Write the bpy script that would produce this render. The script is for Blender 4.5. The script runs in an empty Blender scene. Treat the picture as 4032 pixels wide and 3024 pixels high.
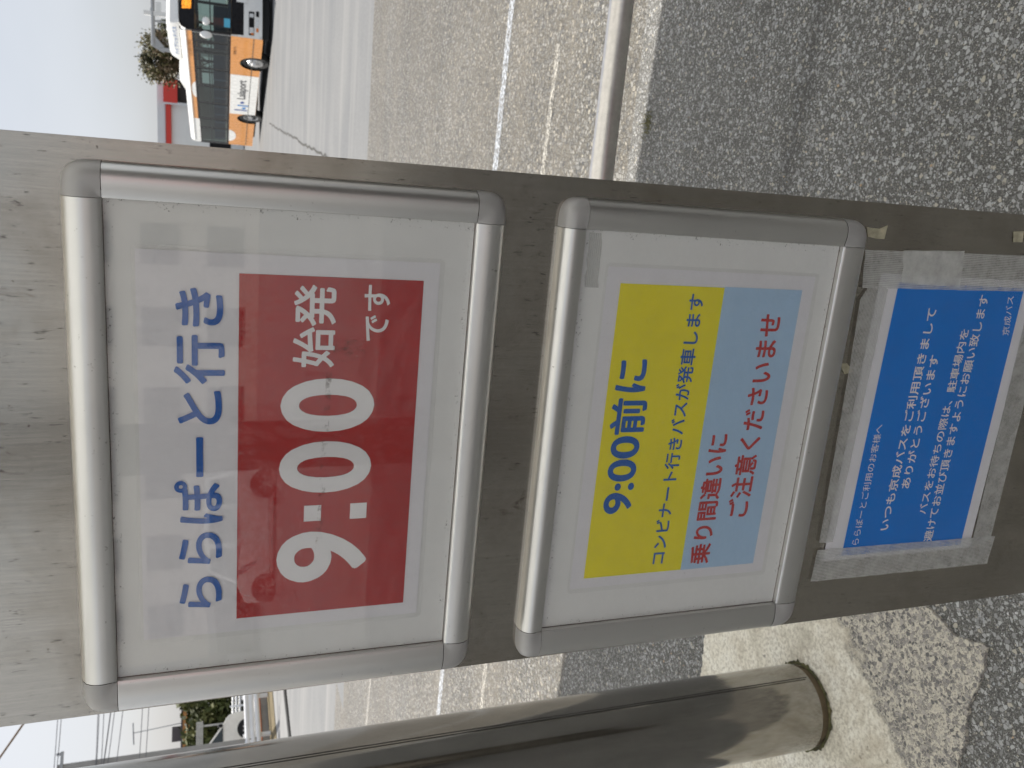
import bpy, bmesh, math, random
from mathutils import Vector, Matrix, noise
R = math.radians
SC = bpy.context.scene
COL = SC.collection

# ------------------------------------------------------------------ camera
TILT = R(1.4)                      # the sign board and the column lean 1.4 degrees towards the kerbside viewer
CAM = Vector((0.32437, -0.88426, 1.55))
cr = Vector((0.09118380, -0.31433707, -0.94492207))
cd = Vector((-0.96281553, -0.27014253, -0.00304509))
cf = Vector((-0.25430646, 0.91006331, -0.32728123))
camd = bpy.data.cameras.new('camera'); cam = bpy.data.objects.new('camera', camd); COL.objects.link(cam)
m = Matrix.Identity(4)
for i, v in enumerate((cr, -cd, -cf)):
    for j in range(3): m[j][i] = v[j]
m.translation = CAM
cam.matrix_world = m
camd.sensor_width = 36.0; camd.lens = 29.351
camd.clip_start = 0.02; camd.clip_end = 2000
camd.dof.use_dof = True; camd.dof.focus_distance = 1.0; camd.dof.aperture_fstop = 13.0
SC.camera = cam

# ------------------------------------------------------------------ sky and sun
SUN = Vector((-0.40, 0.42, 0.815)).normalized()
w = bpy.data.worlds.new("World"); SC.world = w; w.use_nodes = True
wn = w.node_tree.nodes; wl = w.node_tree.links
bg = wn['Background']
sky = wn.new('ShaderNodeTexSky'); sky.sky_type = 'NISHITA'; sky.sun_disc = False
sky.sun_elevation = math.asin(SUN.z); sky.sun_rotation = math.atan2(SUN.x, SUN.y)
sky.air_density = 1.0; sky.dust_density = 5.0; sky.ozone_density = 1.0
# thin high cloud: broad soft patches whiten the sky
tc = wn.new('ShaderNodeTexCoord'); mp = wn.new('ShaderNodeMapping'); mp.inputs['Scale'].default_value = (1.2, 1.2, 3.0)
nz = wn.new('ShaderNodeTexNoise'); nz.inputs['Scale'].default_value = 1.6; nz.inputs['Detail'].default_value = 4
rp = wn.new('ShaderNodeValToRGB'); rp.color_ramp.elements[0].position = 0.30; rp.color_ramp.elements[1].position = 0.72
rp.color_ramp.elements[0].color = (.45, .45, .45, 1); rp.color_ramp.elements[1].color = (.9, .9, .9, 1)
mx = wn.new('ShaderNodeMix'); mx.data_type = 'RGBA'
mx.inputs[7].default_value = (6.0, 6.3, 6.8, 1)
wl.new(tc.outputs['Generated'], mp.inputs['Vector']); wl.new(mp.outputs[0], nz.inputs['Vector'])
wl.new(nz.outputs['Fac'], rp.inputs['Fac']); wl.new(rp.outputs['Color'], mx.inputs[0])
wl.new(sky.outputs['Color'], mx.inputs[6]); wl.new(mx.outputs[2], bg.inputs['Color'])
bg.inputs['Strength'].default_value = 0.062
sund = bpy.data.lights.new('sun', 'SUN'); sund.energy = 3.1; sund.angle = R(0.5); sund.color = (1, .95, .87)
sun = bpy.data.objects.new('sun', sund); COL.objects.link(sun); sun.location = (0, 0, 30)
sun.rotation_euler = (-SUN).to_track_quat('-Z', 'Y').to_euler()
SC.view_settings.view_transform = 'Standard'; SC.view_settings.look = 'None'
SC.view_settings.gamma = 1; SC.view_settings.exposure = 1.08
SC.cycles.max_bounces = 8; SC.cycles.transparent_max_bounces = 24

# ------------------------------------------------------------------ material helpers
class NT:
    def __init__(s, name):
        s.m = bpy.data.materials.new(name); s.m.use_nodes = True
        s.n = s.m.node_tree.nodes; s.l = s.m.node_tree.links
        s.b = s.n['Principled BSDF']; s.out = s.n['Material Output']
        s.tc = s.n.new('ShaderNodeTexCoord')
    def map(s, scale=(1, 1, 1), kind='Object'):
        q = s.n.new('ShaderNodeMapping'); q.inputs['Scale'].default_value = scale
        s.l.new(s.tc.outputs[kind], q.inputs['Vector']); return q.outputs[0]
    def noise(s, vec, scale, detail=4, rough=.55, dist=0):
        q = s.n.new('ShaderNodeTexNoise'); q.inputs['Scale'].default_value = scale
        q.inputs['Detail'].default_value = detail; q.inputs['Roughness'].default_value = rough
        q.inputs['Distortion'].default_value = dist
        s.l.new(vec, q.inputs['Vector']); return q.outputs['Fac']
    def vor(s, vec, scale, feature='F1', out='Distance', rnd=1):
        q = s.n.new('ShaderNodeTexVoronoi'); q.feature = feature
        q.inputs['Scale'].default_value = scale; q.inputs['Randomness'].default_value = rnd
        s.l.new(vec, q.inputs['Vector']); return q.outputs[out]
    def ramp(s, fac, *stops, interp='LINEAR'):
        q = s.n.new('ShaderNodeValToRGB'); e = q.color_ramp.elements; q.color_ramp.interpolation = interp
        while len(e) < len(stops): e.new(0.5)
        for k, (p, c) in enumerate(stops):
            e[k].position = p
            e[k].color = (c, c, c, 1) if not hasattr(c, '__len__') else (*c, 1)
        s.l.new(fac, q.inputs['Fac']); return q.outputs['Color']
    def mix(s, fac, a, b, mode='MIX'):
        q = s.n.new('ShaderNodeMix'); q.data_type = 'RGBA'; q.blend_type = mode
        for k, v in ((0, fac), (6, a), (7, b)):
            sock = q.inputs[k]
            if hasattr(v, 'is_output'): s.l.new(v, sock)
            elif hasattr(v, '__len__'): sock.default_value = (*v, 1)
            else: sock.default_value = v if k == 0 else (v, v, v, 1)
        return q.outputs[2]
    def math(s, op, a, b=0):
        q = s.n.new('ShaderNodeMath'); q.operation = op
        for k, v in enumerate((a, b)):
            if hasattr(v, 'is_output'): s.l.new(v, q.inputs[k])
            else: q.inputs[k].default_value = v
        return q.outputs[0]
    def sep(s, vec):
        q = s.n.new('ShaderNodeSeparateXYZ'); s.l.new(vec, q.inputs[0]); return q.outputs
    def bump(s, h, strength, dist):
        q = s.n.new('ShaderNodeBump'); q.inputs['Strength'].default_value = strength; q.inputs['Distance'].default_value = dist
        s.l.new(h, q.inputs['Height']); s.l.new(q.outputs[0], s.b.inputs['Normal'])
    def set(s, **k):
        names = dict(col='Base Color', rough='Roughness', metal='Metallic', spec='Specular IOR Level', coat='Coat Weight',
                     trans='Transmission Weight', emis='Emission Color', estr='Emission Strength', coatr='Coat Roughness')
        for a, v in k.items():
            sock = s.b.inputs[names[a]]
            if hasattr(v, 'is_output'): s.l.new(v, sock)
            elif hasattr(v, '__len__'): sock.default_value = (*v, 1)
            else: sock.default_value = v
        return s

def paint(name, col, rough=.45, metal=0, var=.08, scale=3.0, spec=.5, coat=0, bump=0):
    """a plain finish with slight uneven soiling so that nothing is perfectly flat"""
    t = NT(name); v = t.map()
    f = t.noise(v, scale, 5, .6)
    dark = tuple(c * (1 - var * 2) for c in col); lite = tuple(min(1, c * (1 + var)) for c in col)
    c = t.ramp(f, (.25, dark), (.75, lite))
    t.set(col=c, rough=t.ramp(t.noise(v, scale * 4, 3), (.3, max(.02, rough - .08)), (.7, min(1, rough + .08))), metal=metal, spec=spec, coat=coat)
    if bump: t.bump(t.noise(v, scale * 30, 3), .3, bump)
    return t.m

def schlick(t, f0):
    lw = t.n.new('ShaderNodeLayerWeight'); lw.inputs['Blend'].default_value = .5
    p5 = t.math('POWER', lw.outputs['Facing'], 5.0)
    return t.math('ADD', t.math('MULTIPLY', p5, 1 - f0), f0)
def film(name, opacity, tint=(.8, .8, .8), gloss_rough=.05, ridges=False, ior=1.45, wavy=0):
    """clear sheet: light passes straight through, the surface reflects by its angle"""
    t = NT(name); n, l = t.n, t.l
    tr = n.new('ShaderNodeBsdfTransparent'); df = n.new('ShaderNodeBsdfDiffuse'); gl = n.new('ShaderNodeBsdfGlossy')
    df.inputs['Color'].default_value = (*tint, 1); gl.inputs['Roughness'].default_value = gloss_rough
    gl.inputs['Color'].default_value = (1, 1, 1, 1)
    m1 = n.new('ShaderNodeMixShader'); m2 = n.new('ShaderNodeMixShader'); fr = schlick(t, ((ior - 1) / (ior + 1)) ** 2)
    v = t.map()
    if ridges:
        wv = n.new('ShaderNodeTexWave'); wv.inputs['Scale'].default_value = 130; wv.inputs['Distortion'].default_value = .6
        wv.bands_direction = ridges; l.new(v, wv.inputs['Vector'])
        a = t.noise(v, 45, 6, .75); a = t.math('ADD', t.math('MULTIPLY', wv.outputs['Fac'], .35), a)
        o = t.ramp(a, (.35, opacity * .7), (.75, min(1, opacity * 1.35)), (.95, min(1, opacity * 1.7)))
    else:
        o = t.ramp(t.noise(v, 30, 6, .7), (.3, opacity * .6), (.7, opacity * 1.4))
    if wavy:
        bp = n.new('ShaderNodeBump'); bp.inputs['Strength'].default_value = wavy; bp.inputs['Distance'].default_value = .004
        l.new(t.noise(v, 22, 3, .5), bp.inputs['Height']); l.new(bp.outputs[0], gl.inputs['Normal'])
    l.new(o, m1.inputs[0]); l.new(tr.outputs[0], m1.inputs[1]); l.new(df.outputs[0], m1.inputs[2])
    l.new(fr, m2.inputs[0]); l.new(m1.outputs[0], m2.inputs[1]); l.new(gl.outputs[0], m2.inputs[2])
    l.new(m2.outputs[0], t.out.inputs['Surface'])
    return t.m

def steel(name, base, rough, dirt=.5, grain=(420, 420, 14)):
    """brushed stainless steel: vertical grain, rust-brown blotches, dark specks"""
    t = NT(name); v = t.map(grain); o = t.map()
    g = t.noise(v, 1.0, 5, .7)
    blot = t.noise(o, 9, 6, .65, .4); blot2 = t.noise(t.map((30, 30, 12)), 1.0, 5, .7)
    spk = t.noise(t.map((330, 330, 70)), 1.0, 4, .65)
    c = t.mix(t.ramp(g, (.30, 0), (.72, 1)), tuple(x * .88 for x in base), tuple(min(1, x * 1.05) for x in base))
    c = t.mix(t.ramp(blot, (.48, 0), (.80, dirt * .75)), c, (.20, .16, .115))
    st2 = t.noise(t.map((55, 55, 26)), 1.0, 6, .72, .6)
    c = t.mix(t.ramp(t.math('MULTIPLY', st2, t.noise(o, 5, 3)), (.36, 0), (.44, dirt)), c, (.15, .10, .07))
    c = t.mix(t.ramp(spk, (.63, 0), (.70, .95 * dirt)), c, (.06, .05, .042))
    dot = t.noise(t.map((230, 230, 190)), 1.0, 2, .5)
    c = t.mix(t.ramp(dot, (.72, 0), (.76, dirt)), c, (.10, .065, .045))
    met = t.ramp(blot, (.5, .98), (.75, .88))
    r = t.mix(.4, t.ramp(blot, (.3, rough), (.75, min(1, rough + .12))), t.ramp(g, (.2, rough - .05), (.8, rough + .05)))
    t.set(col=c, metal=met, rough=r)
    t.bump(g, .05, .0004)
    return t.m

def printed(name, col, fade=.05):
    t = NT(name); v = t.map()
    c = t.ramp(t.noise(v, 14, 6, .6), (.3, tuple(x * (1 - fade) for x in col)), (.7, tuple(min(1, x * (1 + fade)) for x in col)))
    c = t.mix(t.ramp(t.noise(t.map((60, 60, 9)), 1, 4, .7), (.5, 0), (.8, fade * 2)), c, tuple(x * .6 + .10 for x in col))
    c = t.mix(t.ramp(t.noise(v, 160, 2), (.765, 0), (.79, .35)), c, (.3, .28, .26))
    t.set(col=c, rough=.6, spec=.06); return t.m

# ------------------------------------------------------------------ mesh helpers
class MB:
    def __init__(s): s.v = []; s.f = []; s.mi = []; s.cur = 0
    def add(s, vs, fs, mi=None):
        b = len(s.v); s.v += [tuple(x) for x in vs]
        for f in fs: s.f.append(tuple(b + i for i in f)); s.mi.append(s.cur if mi is None else mi)
    def box(s, x0, x1, y0, y1, z0, z1, mi=None):
        s.add([(x0, y0, z0), (x1, y0, z0), (x1, y1, z0), (x0, y1, z0), (x0, y0, z1), (x1, y0, z1), (x1, y1, z1), (x0, y1, z1)],
              [(0, 3, 2, 1), (4, 5, 6, 7), (0, 1, 5, 4), (1, 2, 6, 5), (2, 3, 7, 6), (3, 0, 4, 7)], mi)
    def quad(s, a, b, c, d, mi=None): s.add([a, b, c, d], [(0, 1, 2, 3)], mi)
    def tube(s, pts, rad, seg=10, caps=True, mi=None):
        pts = [Vector(p) for p in pts]; rs = rad if hasattr(rad, '__len__') else [rad] * len(pts)
        ref = None; vs = []; fs = []
        for i, p in enumerate(pts):
            d = (pts[min(i + 1, len(pts) - 1)] - pts[max(i - 1, 0)]).normalized()
            if ref is None:
                ref = Vector((0, 0, 1)) if abs(d.z) < .9 else Vector((1, 0, 0))
            a = d.cross(ref).normalized(); b = a.cross(d).normalized(); ref = b
            for k in range(seg):
                t = 2 * math.pi * k / seg
                vs.append(p + (a * math.cos(t) + b * math.sin(t)) * rs[i])
        for i in range(len(pts) - 1):
            for k in range(seg):
                fs.append((i * seg + k, i * seg + (k + 1) % seg, (i + 1) * seg + (k + 1) % seg, (i + 1) * seg + k))
        if caps:
            fs.append(tuple(range(seg - 1, -1, -1))); fs.append(tuple((len(pts) - 1) * seg + k for k in range(seg)))
        s.add(vs, fs, mi)
    def lathe(s, prof, c=(0, 0, 0), seg=40, axis='z', mi=None):
        vs = []; fs = []
        for r, h in prof:
            for k in range(seg):
                t = 2 * math.pi * k / seg; x, y = r * math.cos(t), r * math.sin(t)
                p = (x, y, h) if axis == 'z' else (x, h, y)
                vs.append((p[0] + c[0], p[1] + c[1], p[2] + c[2]))
        n = len(prof)
        for i in range(n - 1):
            for k in range(seg):
                fs.append((i * seg + k, i * seg + (k + 1) % seg, (i + 1) * seg + (k + 1) % seg, (i + 1) * seg + k))
        s.add(vs, fs, mi)
    def prism(s, poly, y0, y1, mi=None):
        """polygon in x,z swept along y"""
        n = len(poly)
        vs = [(x, y0, z) for x, z in poly] + [(x, y1, z) for x, z in poly]
        fs = [tuple(range(n)), tuple(range(2 * n - 1, n - 1, -1))] + [(i, i + n, (i + 1) % n + n, (i + 1) % n) for i in range(n)]
        s.add(vs, fs, mi)
    def build(s, name, mat, parent=None, smooth=None, bevel=0, loc=None, fix=True):
        me = bpy.data.meshes.new(name); me.from_pydata(s.v, [], s.f)
        for mm in (mat if isinstance(mat, (list, tuple)) else [mat]): me.materials.append(mm)
        me.polygons.foreach_set('material_index', s.mi)
        bm = bmesh.new(); bm.from_mesh(me)
        if fix:
            bmesh.ops.remove_doubles(bm, verts=bm.verts, dist=1e-6)
            bmesh.ops.recalc_face_normals(bm, faces=bm.faces)
        if bevel:
            bmesh.ops.bevel(bm, geom=[e for e in bm.edges if len(e.link_faces) == 2 and e.calc_face_angle(0) > .6], offset=bevel, segments=2, affect='EDGES', profile=.6)
        bm.to_mesh(me); bm.free()
        if smooth is not None:
            me.polygons.foreach_set('use_smooth', [True] * len(me.polygons)); me.set_sharp_from_angle(angle=R(smooth))
        o = bpy.data.objects.new(name, me); COL.objects.link(o)
        if parent is not None: o.parent = parent
        if loc: o.location = loc
        return o

def tag(o, label=None, cat=None, group=None, kind=None):
    if label: o['label'] = label
    if cat: o['category'] = cat
    if group: o['group'] = group
    if kind: o['kind'] = kind
    return o
def empty(name, loc=(0, 0, 0), rz=0, label=None, cat=None, group=None, rot=None):
    o = bpy.data.objects.new(name, None); COL.objects.link(o); o.empty_display_size = .1
    o.location = loc; o.rotation_euler = rot if rot else (0, 0, rz)
    return tag(o, label, cat, group)
def copy_tree(o, parent=None):
    c = o.copy(); COL.objects.link(c)
    if parent is not None: c.parent = parent
    for ch in list(o.children): copy_tree(ch, c)
    return c
def lettering(body, x0, x1, z0, z1, y, mat, parent, bold=.02, skew=0, mirror_axis=None, place=None, name='lettering'):
    """text fitted into the box x0..x1, z0..z1 on the plane y (facing -y)"""
    cu = bpy.data.curves.new(name, 'FONT'); cu.body = body; cu.resolution_u = 6
    ob = bpy.data.objects.new(name, cu); COL.objects.link(ob)
    bpy.context.view_layer.update()
    src = bpy.data.meshes.new_from_object(ob.evaluated_get(bpy.context.evaluated_depsgraph_get()))
    bpy.data.objects.remove(ob); bpy.data.curves.remove(cu)
    gv = [v.co.copy() for v in src.vertices]; gf = [tuple(p.vertices) for p in src.polygons]; bpy.data.meshes.remove(src)
    # heavier strokes: the outline printed several times, each a hair in front of the last
    sh_ = [(0, 0)] if bold <= 0 else [(0, 0)] + [(bold * math.cos(R(a)), bold * math.sin(R(a))) for a in range(0, 360, 45)]
    ax, bx_ = min(v.x for v in gv) - bold, max(v.x for v in gv) + bold
    az, bz_ = min(v.y for v in gv) - bold, max(v.y for v in gv) + bold
    vs, fs_ = [], []
    for k, (ox_, oz_) in enumerate(sh_):
        base = len(vs)
        for v in gv:
            u, t = (v.x + ox_ - ax) / (bx_ - ax), (v.y + oz_ - az) / (bz_ - az)
            p = (x0 + u * (x1 - x0), y - k * 1.5e-5, z0 + t * (z1 - z0) + skew * u)
            vs.append(place(p[0], -k * 4e-4, p[2]) if place else p)
        fs_ += [tuple(base + i for i in f) for f in gf]
    me = bpy.data.meshes.new(name); me.from_pydata(vs, [], fs_)
    me.materials.clear(); me.materials.append(mat); me.name = name
    o = bpy.data.objects.new(name, me); COL.objects.link(o); o.parent = parent
    return o

# ------------------------------------------------------------------ materials
M = {}
M['board_steel'] = steel('brushed_board_steel', (.50, .465, .41), .16, .75)
M['column_steel'] = steel('column_stainless_steel', (.36, .348, .325), .09, .06, (16, 16, 9))
t = NT('anodised_aluminium'); v = t.map()
t.set(col=t.ramp(t.noise(v, 6, 3), (.3, (.70, .69, .67)), (.7, (.77, .76, .74))), metal=.93, rough=t.ramp(t.noise(v, 400, 3), (.3, .29), (.7, .35)))
c = t.mix(t.ramp(t.noise(v, 120, 3, .6), (.69, 0), (.75, .5)), t.ramp(t.noise(v, 6, 3), (.3, (.70, .69, .67)), (.7, (.77, .76, .74))), (.25, .23, .2)); t.set(col=c)
M['aluminium'] = t.m
M['corner_plastic'] = paint('grey_corner_plastic', (.42, .41, .405), .42, .25, .06, 10)
M['gap'] = paint('dark_gap', (.03, .027, .025), .9)
M['white_board'] = printed('white_backing_sheet', (.69, .69, .68), .03)
M['paper'] = printed('white_paper', (.73, .72, .75), .02)
M['red'] = printed('red_print', (.40, .016, .016), .07)
M['blue_ink'] = printed('blue_ink', (.0, .10, .42), .06)
M['white_ink'] = printed('white_print', (.78, .77, .78), .02)
M['yellow'] = printed('yellow_print', (.80, .71, .008), .04)
M['pale_blue'] = printed('pale_blue_print', (.40, .57, .76), .03)
M['red_ink'] = printed('red_ink', (.48, .025, .025), .05)
M['poster_blue'] = printed('poster_blue_print', (.0, .185, .66), .04)
M['cover'] = film('acrylic_cover', .018, (.75, .73, .74), .012, ior=1.64)
M['laminate'] = film('laminate_film', .035, (.62, .62, .60), .06, wavy=.5)
M['tape'] = film('clear_ridged_tape', .42, (.62, .62, .60), .25, 'X')
M['tape_h'] = film('clear_ridged_tape_cross', .40, (.60, .60, .58), .25, 'Z')
M['tape_pale'] = film('pale_clear_tape', .50, (.74, .74, .72), .3)
M['residue'] = paint('cream_tape_residue', (.50, .46, .33), .9, 0, .25, 90)
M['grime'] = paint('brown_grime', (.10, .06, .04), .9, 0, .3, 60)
M['rail_steel'] = steel('rail_stainless_steel', (.82, .78, .74), .27, .04, (60, 60, 60))
M['grass_tuft'] = paint('dry_grass', (.20, .19, .06), .8, 0, .2, 5)

def stones(t, vec, scale, thresh, soft=.08):
    """angular stones: cell interior shape and a random tone per stone"""
    d = t.vor(vec, scale, 'DISTANCE_TO_EDGE'); c = t.vor(vec, scale, 'F1', 'Color')
    rnd = t.sep(c)
    mask = t.math('MULTIPLY', t.ramp(d, (.03, 0), (.03 + soft, 1)), t.ramp(rnd[0], (thresh, 0), (thresh + .02, 1)))
    return mask, rnd[1], rnd[2]
def aggregate(name, matrix, stone_a, stone_b, tan, scale, cover, rough=.8, bump=.5, wide=None, joint=None):
    t = NT(name); v = t.map()
    dw = t.n.new('ShaderNodeMix'); dw.data_type = 'VECTOR'
    nzt = t.n.new('ShaderNodeTexNoise'); nzt.inputs['Scale'].default_value = scale * 1.6; t.l.new(v, nzt.inputs['Vector'])
    dw.inputs[0].default_value = .012 * 60 / scale * .35; t.l.new(v, dw.inputs[4]); t.l.new(nzt.outputs['Color'], dw.inputs[5]); vv = dw.outputs[1]
    m1, r1, q1 = stones(t, vv, scale, 1 - cover); m2, r2, q2 = stones(t, vv, scale * 2.3, 1 - cover * .9)
    fine = t.noise(v, scale * 6, 4, .7)
    base = t.mix(t.ramp(fine, (.3, 0), (.75, 1)), tuple(x * .65 for x in matrix), tuple(x * 1.3 for x in matrix))
    pit = t.vor(vv, scale * 3.1, 'F1', 'Distance')
    base = t.mix(t.ramp(pit, (.42, 0), (.62, .85)), base, tuple(x * .28 for x in matrix))  # dark voids; the colour also carries shade the bump hardly gives
    edge = t.vor(vv, scale, 'DISTANCE_TO_EDGE')
    base = t.mix(t.ramp(edge, (.02, .7), (.10, 0)), base, tuple(x * .35 for x in matrix))  # shade round each stone, painted into the colour
    c2 = t.mix(t.ramp(q2, (.82, 0), (.86, 1)), t.mix(r2, stone_a, stone_b), tan)
    c1 = t.mix(t.ramp(q1, (.86, 0), (.9, 1)), t.mix(r1, stone_a, stone_b), tan)
    c = t.mix(m2, base, c2); c = t.mix(m1, c, c1)
    c = t.mix(1, c, t.ramp(t.noise(v, 1.1, 5, .6), (.3, .82), (.7, 1.12)), 'MULTIPLY')
    if joint:
        xyz = t.sep(v); nn = t.noise(v, 7, 5, .7)
        dd = t.math('SUBTRACT', xyz[1], t.math('ADD', t.math('MULTIPLY', xyz[0], joint[0]), joint[1]))
        dd = t.math('ADD', t.math('ADD', t.math('ABSOLUTE', dd), t.math('MULTIPLY', t.math('MAXIMUM', t.math('SUBTRACT', .15, xyz[0]), 0), .8)), t.math('MULTIPLY', t.math('SUBTRACT', nn, .5), .22))
        c = t.mix(t.ramp(dd, (.0, .42), (.06, 0)), c, (.035, .034, .032))
        # finer, greyer mix on the road side of the joint
    if wide:
        c = t.mix(t.ramp(t.noise(t.map((.12, 1.3, 1)), 1.6, 4, .6), (.4, 0), (.75, .45)), c, wide)
    t.set(col=c, rough=t.mix(m1, rough, rough - .25), spec=.35)
    h = t.math('ADD', t.math('MULTIPLY', m1, 1.0), t.math('ADD', t.math('MULTIPLY', m2, .5), t.math('MULTIPLY', fine, .25)))
    t.bump(h, bump, .0035)
    return t.m
JOINT = (-.05, 1.262)
M['pavement'] = aggregate('worn_asphalt', (.195, .191, .180), (.20, .20, .198), (.45, .452, .45), (.42, .39, .33), 104, .29, joint=JOINT)
M['road'] = aggregate('tan_road_asphalt', (.182, .170, .147), (.050, .053, .060), (.36, .352, .332), (.38, .352, .30), 56, .5, .85, 1.0, (.19, .17, .14))
def concrete(name, a, b, streak=None, scale=1.2):
    t = NT(name); v = t.map()
    c = t.mix(t.ramp(t.noise(v, scale, 6, .65), (.3, 0), (.7, 1)), a, b)
    c = t.mix(1, c, t.ramp(t.noise(v, scale * 50, 4, .7), (.3, .82), (.7, 1.1)), 'MULTIPLY')
    if streak:
        c = t.mix(t.ramp(t.noise(t.map((.045, 1.5, 1)), 1.0, 5, .7), (.50, 0), (.68, .8)), c, streak[0])
        c = t.mix(t.ramp(t.noise(t.map((.03, .55, 1)), 1.3, 4, .7), (.52, 0), (.68, .6)), c, streak[1])
    t.set(col=c, rough=.85, spec=.3); t.bump(t.noise(v, scale * 60, 5, .7), .25, .004)
    return t.m
M['slab'] = concrete('terminal_concrete', (.155, .16, .165), (.205, .206, .205), ((.245, .242, .235), (.138, .143, .149)), .5)
t = NT('footing_mortar_and_aggregate'); v = t.map()
c = t.ramp(t.noise(v, 7, 7, .7, .5), (.30, (.46, .43, .35)), (.46, (.74, .70, .60)), (.65, (.86, .84, .76)))
c = t.mix(t.ramp(t.noise(v, 90, 6, .75), (.38, .75), (.55, 0)), c, (.36, .32, .26))
c = t.mix(t.ramp(t.noise(v, 26, 3, .6), (.68, 0), (.74, .8)), c, (.13, .12, .11))
c = t.mix(t.ramp(t.noise(v, 3.1, 6, .7), (.50, 0), (.62, .55)), c, (.44, .38, .29))
m1, r1, q1 = stones(t, v, 112, .42); m2, r2, q2 = stones(t, v, 230, .45)
ag = t.ramp(t.noise(v, 300, 4, .7), (.3, (.42, .38, .31)), (.7, (.66, .62, .53)))
ag = t.mix(m2, ag, t.mix(r2, (.17, .165, .16), (.44, .41, .37))); ag = t.mix(m1, ag, t.mix(r1, (.13, .128, .13), (.42, .39, .36)))
xyz = t.sep(v)
d = t.math('SUBTRACT', t.math('MULTIPLY', t.math('ADD', xyz[0], .765), .82), t.math('MULTIPLY', t.math('SUBTRACT', xyz[1], .68), .57))
d = t.math('ADD', d, t.math('MULTIPLY', t.math('SUBTRACT', t.noise(v, 16, 7, .72), .5), .22))
k = t.ramp(d, (-.004, 0), (.018, 1)) if False else t.ramp(t.math('ADD', t.math('MULTIPLY', d, 10), .5), (.35, 0), (.62, 1))
t.set(col=t.mix(k, c, ag), rough=.9, spec=.3)
t.bump(t.math('ADD', t.math('MULTIPLY', t.noise(v, 70, 6, .75), .7), t.math('SUBTRACT', t.math('MULTIPLY', t.math('MULTIPLY', m1, k), .9), t.math('MULTIPLY', k, 1.2))), .8, .004); M['footing'] = t.m
M['kerb'] = concrete('kerb_concrete', (.20, .20, .20), (.26, .26, .255), None, 2)
M['joint'] = paint('dark_joint', (.06, .058, .052), .95)
def worn_paint(name, col, worn, scale, lo, hi):
    t = NT(name); n, l = t.n, t.l; v = t.map()
    f = t.ramp(t.noise(v, scale, 6, .75), (lo, 0), (hi, 1))
    t.set(col=col, rough=.7)
    tr = n.new('ShaderNodeBsdfTransparent'); mxs = n.new('ShaderNodeMixShader')
    l.new(f, mxs.inputs[0]); l.new(tr.outputs[0], mxs.inputs[1]); l.new(t.b.outputs[0], mxs.inputs[2])
    l.new(mxs.outputs[0], t.out.inputs['Surface']); return t.m
M['line_white'] = worn_paint('worn_white_line_paint', (.56, .60, .66), 0, 42, .40, .66)
M['line_cream'] = worn_paint('worn_cream_line_paint', (.54, .52, .47), 0, 44, .42, .68)

# ================================================================== SETTING
def sheet(name, poly, z, mat, sub=None):
    b = MB(); b.add([(x, y, z) for x, y in poly], [tuple(range(len(poly)))])
    return tag(b.build(name, mat), kind='structure')
sheet('ground', [(-700, -7.6), (700, -7.6), (700, 900), (-700, 900)], -.05, M['kerb'])
sheet('pavement', [(-13.4, -7.5), (30, -7.5), (30, 2.16), (-1.5, 2.30), (-13.4, 2.45)], 0, M['pavement'])
sheet('road', [(-13.4, 2.45), (-1.5, 2.30), (30, 2.16), (30, 8.8), (-5.9, 9.05), (-7.0, 8.9), (-7.05, 9.65), (-13.4, 9.8)], 0, M['road'])
sheet('concrete_road', [(-13.4, 9.8), (-7.05, 9.65), (-7.0, 8.9), (-5.9, 9.05), (30, 8.8), (60, 70), (-11, 70)], 0, M['slab'])
b = MB(); b.quad((-300, -300, -17.8), (300, -300, -17.8), (300, -7.5, -.01), (-300, -7.5, -.01)); tag(b.build('parking_ground', M['slab'], fix=False), kind='structure')
# painted lines
def strip(name, pts, width, z, mat, label, group=None, cat='road marking', seed=1):
    rnd = random.Random(seed); b = MB(); L = []
    for i in range(len(pts) - 1):
        a, c = Vector(pts[i]), Vector(pts[i + 1]); n = max(2, int((c - a).length / .12))
        for k in range(n): L.append(a.lerp(c, k / n))
    L.append(Vector(pts[-1]))
    vs = []
    for p in L:
        vs += [(p.x, p.y - width / 2 + rnd.uniform(-.006, .006), z), (p.x, p.y + width / 2 + rnd.uniform(-.006, .006), z)]
    b.add(vs, [(2 * i, 2 * i + 2, 2 * i + 3, 2 * i + 1) for i in range(len(L) - 1)])
    return tag(b.build(name, mat), label, cat, group)
strip('road_line', [(12, 3.95), (1.22, 4.02), (.27, 4.08), (-3.35, 4.34), (-13, 4.9)], .095, .004, M['line_white'], 'long worn white painted line, the farther of the two on the tan road', 'painted lines on the road')
strip('road_line', [(.91, 3.21), (.28, 3.255), (-2.69, 3.405), (-13, 3.9)], .058, .004, M['line_cream'], 'narrow cream painted line with a blunt end, nearer the pavement', 'painted lines on the road', seed=2)
strip('road_line', [(-3, 6.75), (-5.33, 7.1), (-13, 8.2)], .10, .004, M['line_cream'], 'faint far painted line left of the sign board', 'painted lines on the road', seed=3)
# slab joint with a crack
b = MB(); rnd = random.Random(5); pts = []
for k in range(60):
    t = k / 59; pts.append(Vector((.9 - .75 * t + rnd.uniform(-.035, .035), 31.5 - 18.5 * t, .004)))
for p, q in zip(pts, pts[1:]):
    b.quad((p.x - .022, p.y, p.z), (p.x + .022, p.y, p.z), (q.x + .022, q.y, q.z), (q.x - .022, q.y, q.z))
pts2 = [(.15, 13.0), (.02, 12.2), (.12, 11.7), (-.08, 11.0), (.0, 10.2)]
for p, q in zip(pts2, pts2[1:]):
    b.quad((p[0] - .025, p[1], .004), (p[0] + .025, p[1], .004), (q[0] + .025, q[1], .004), (q[0] - .025, q[1], .004))
tag(b.build('slab_joint', M['joint']), kind='structure')
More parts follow.
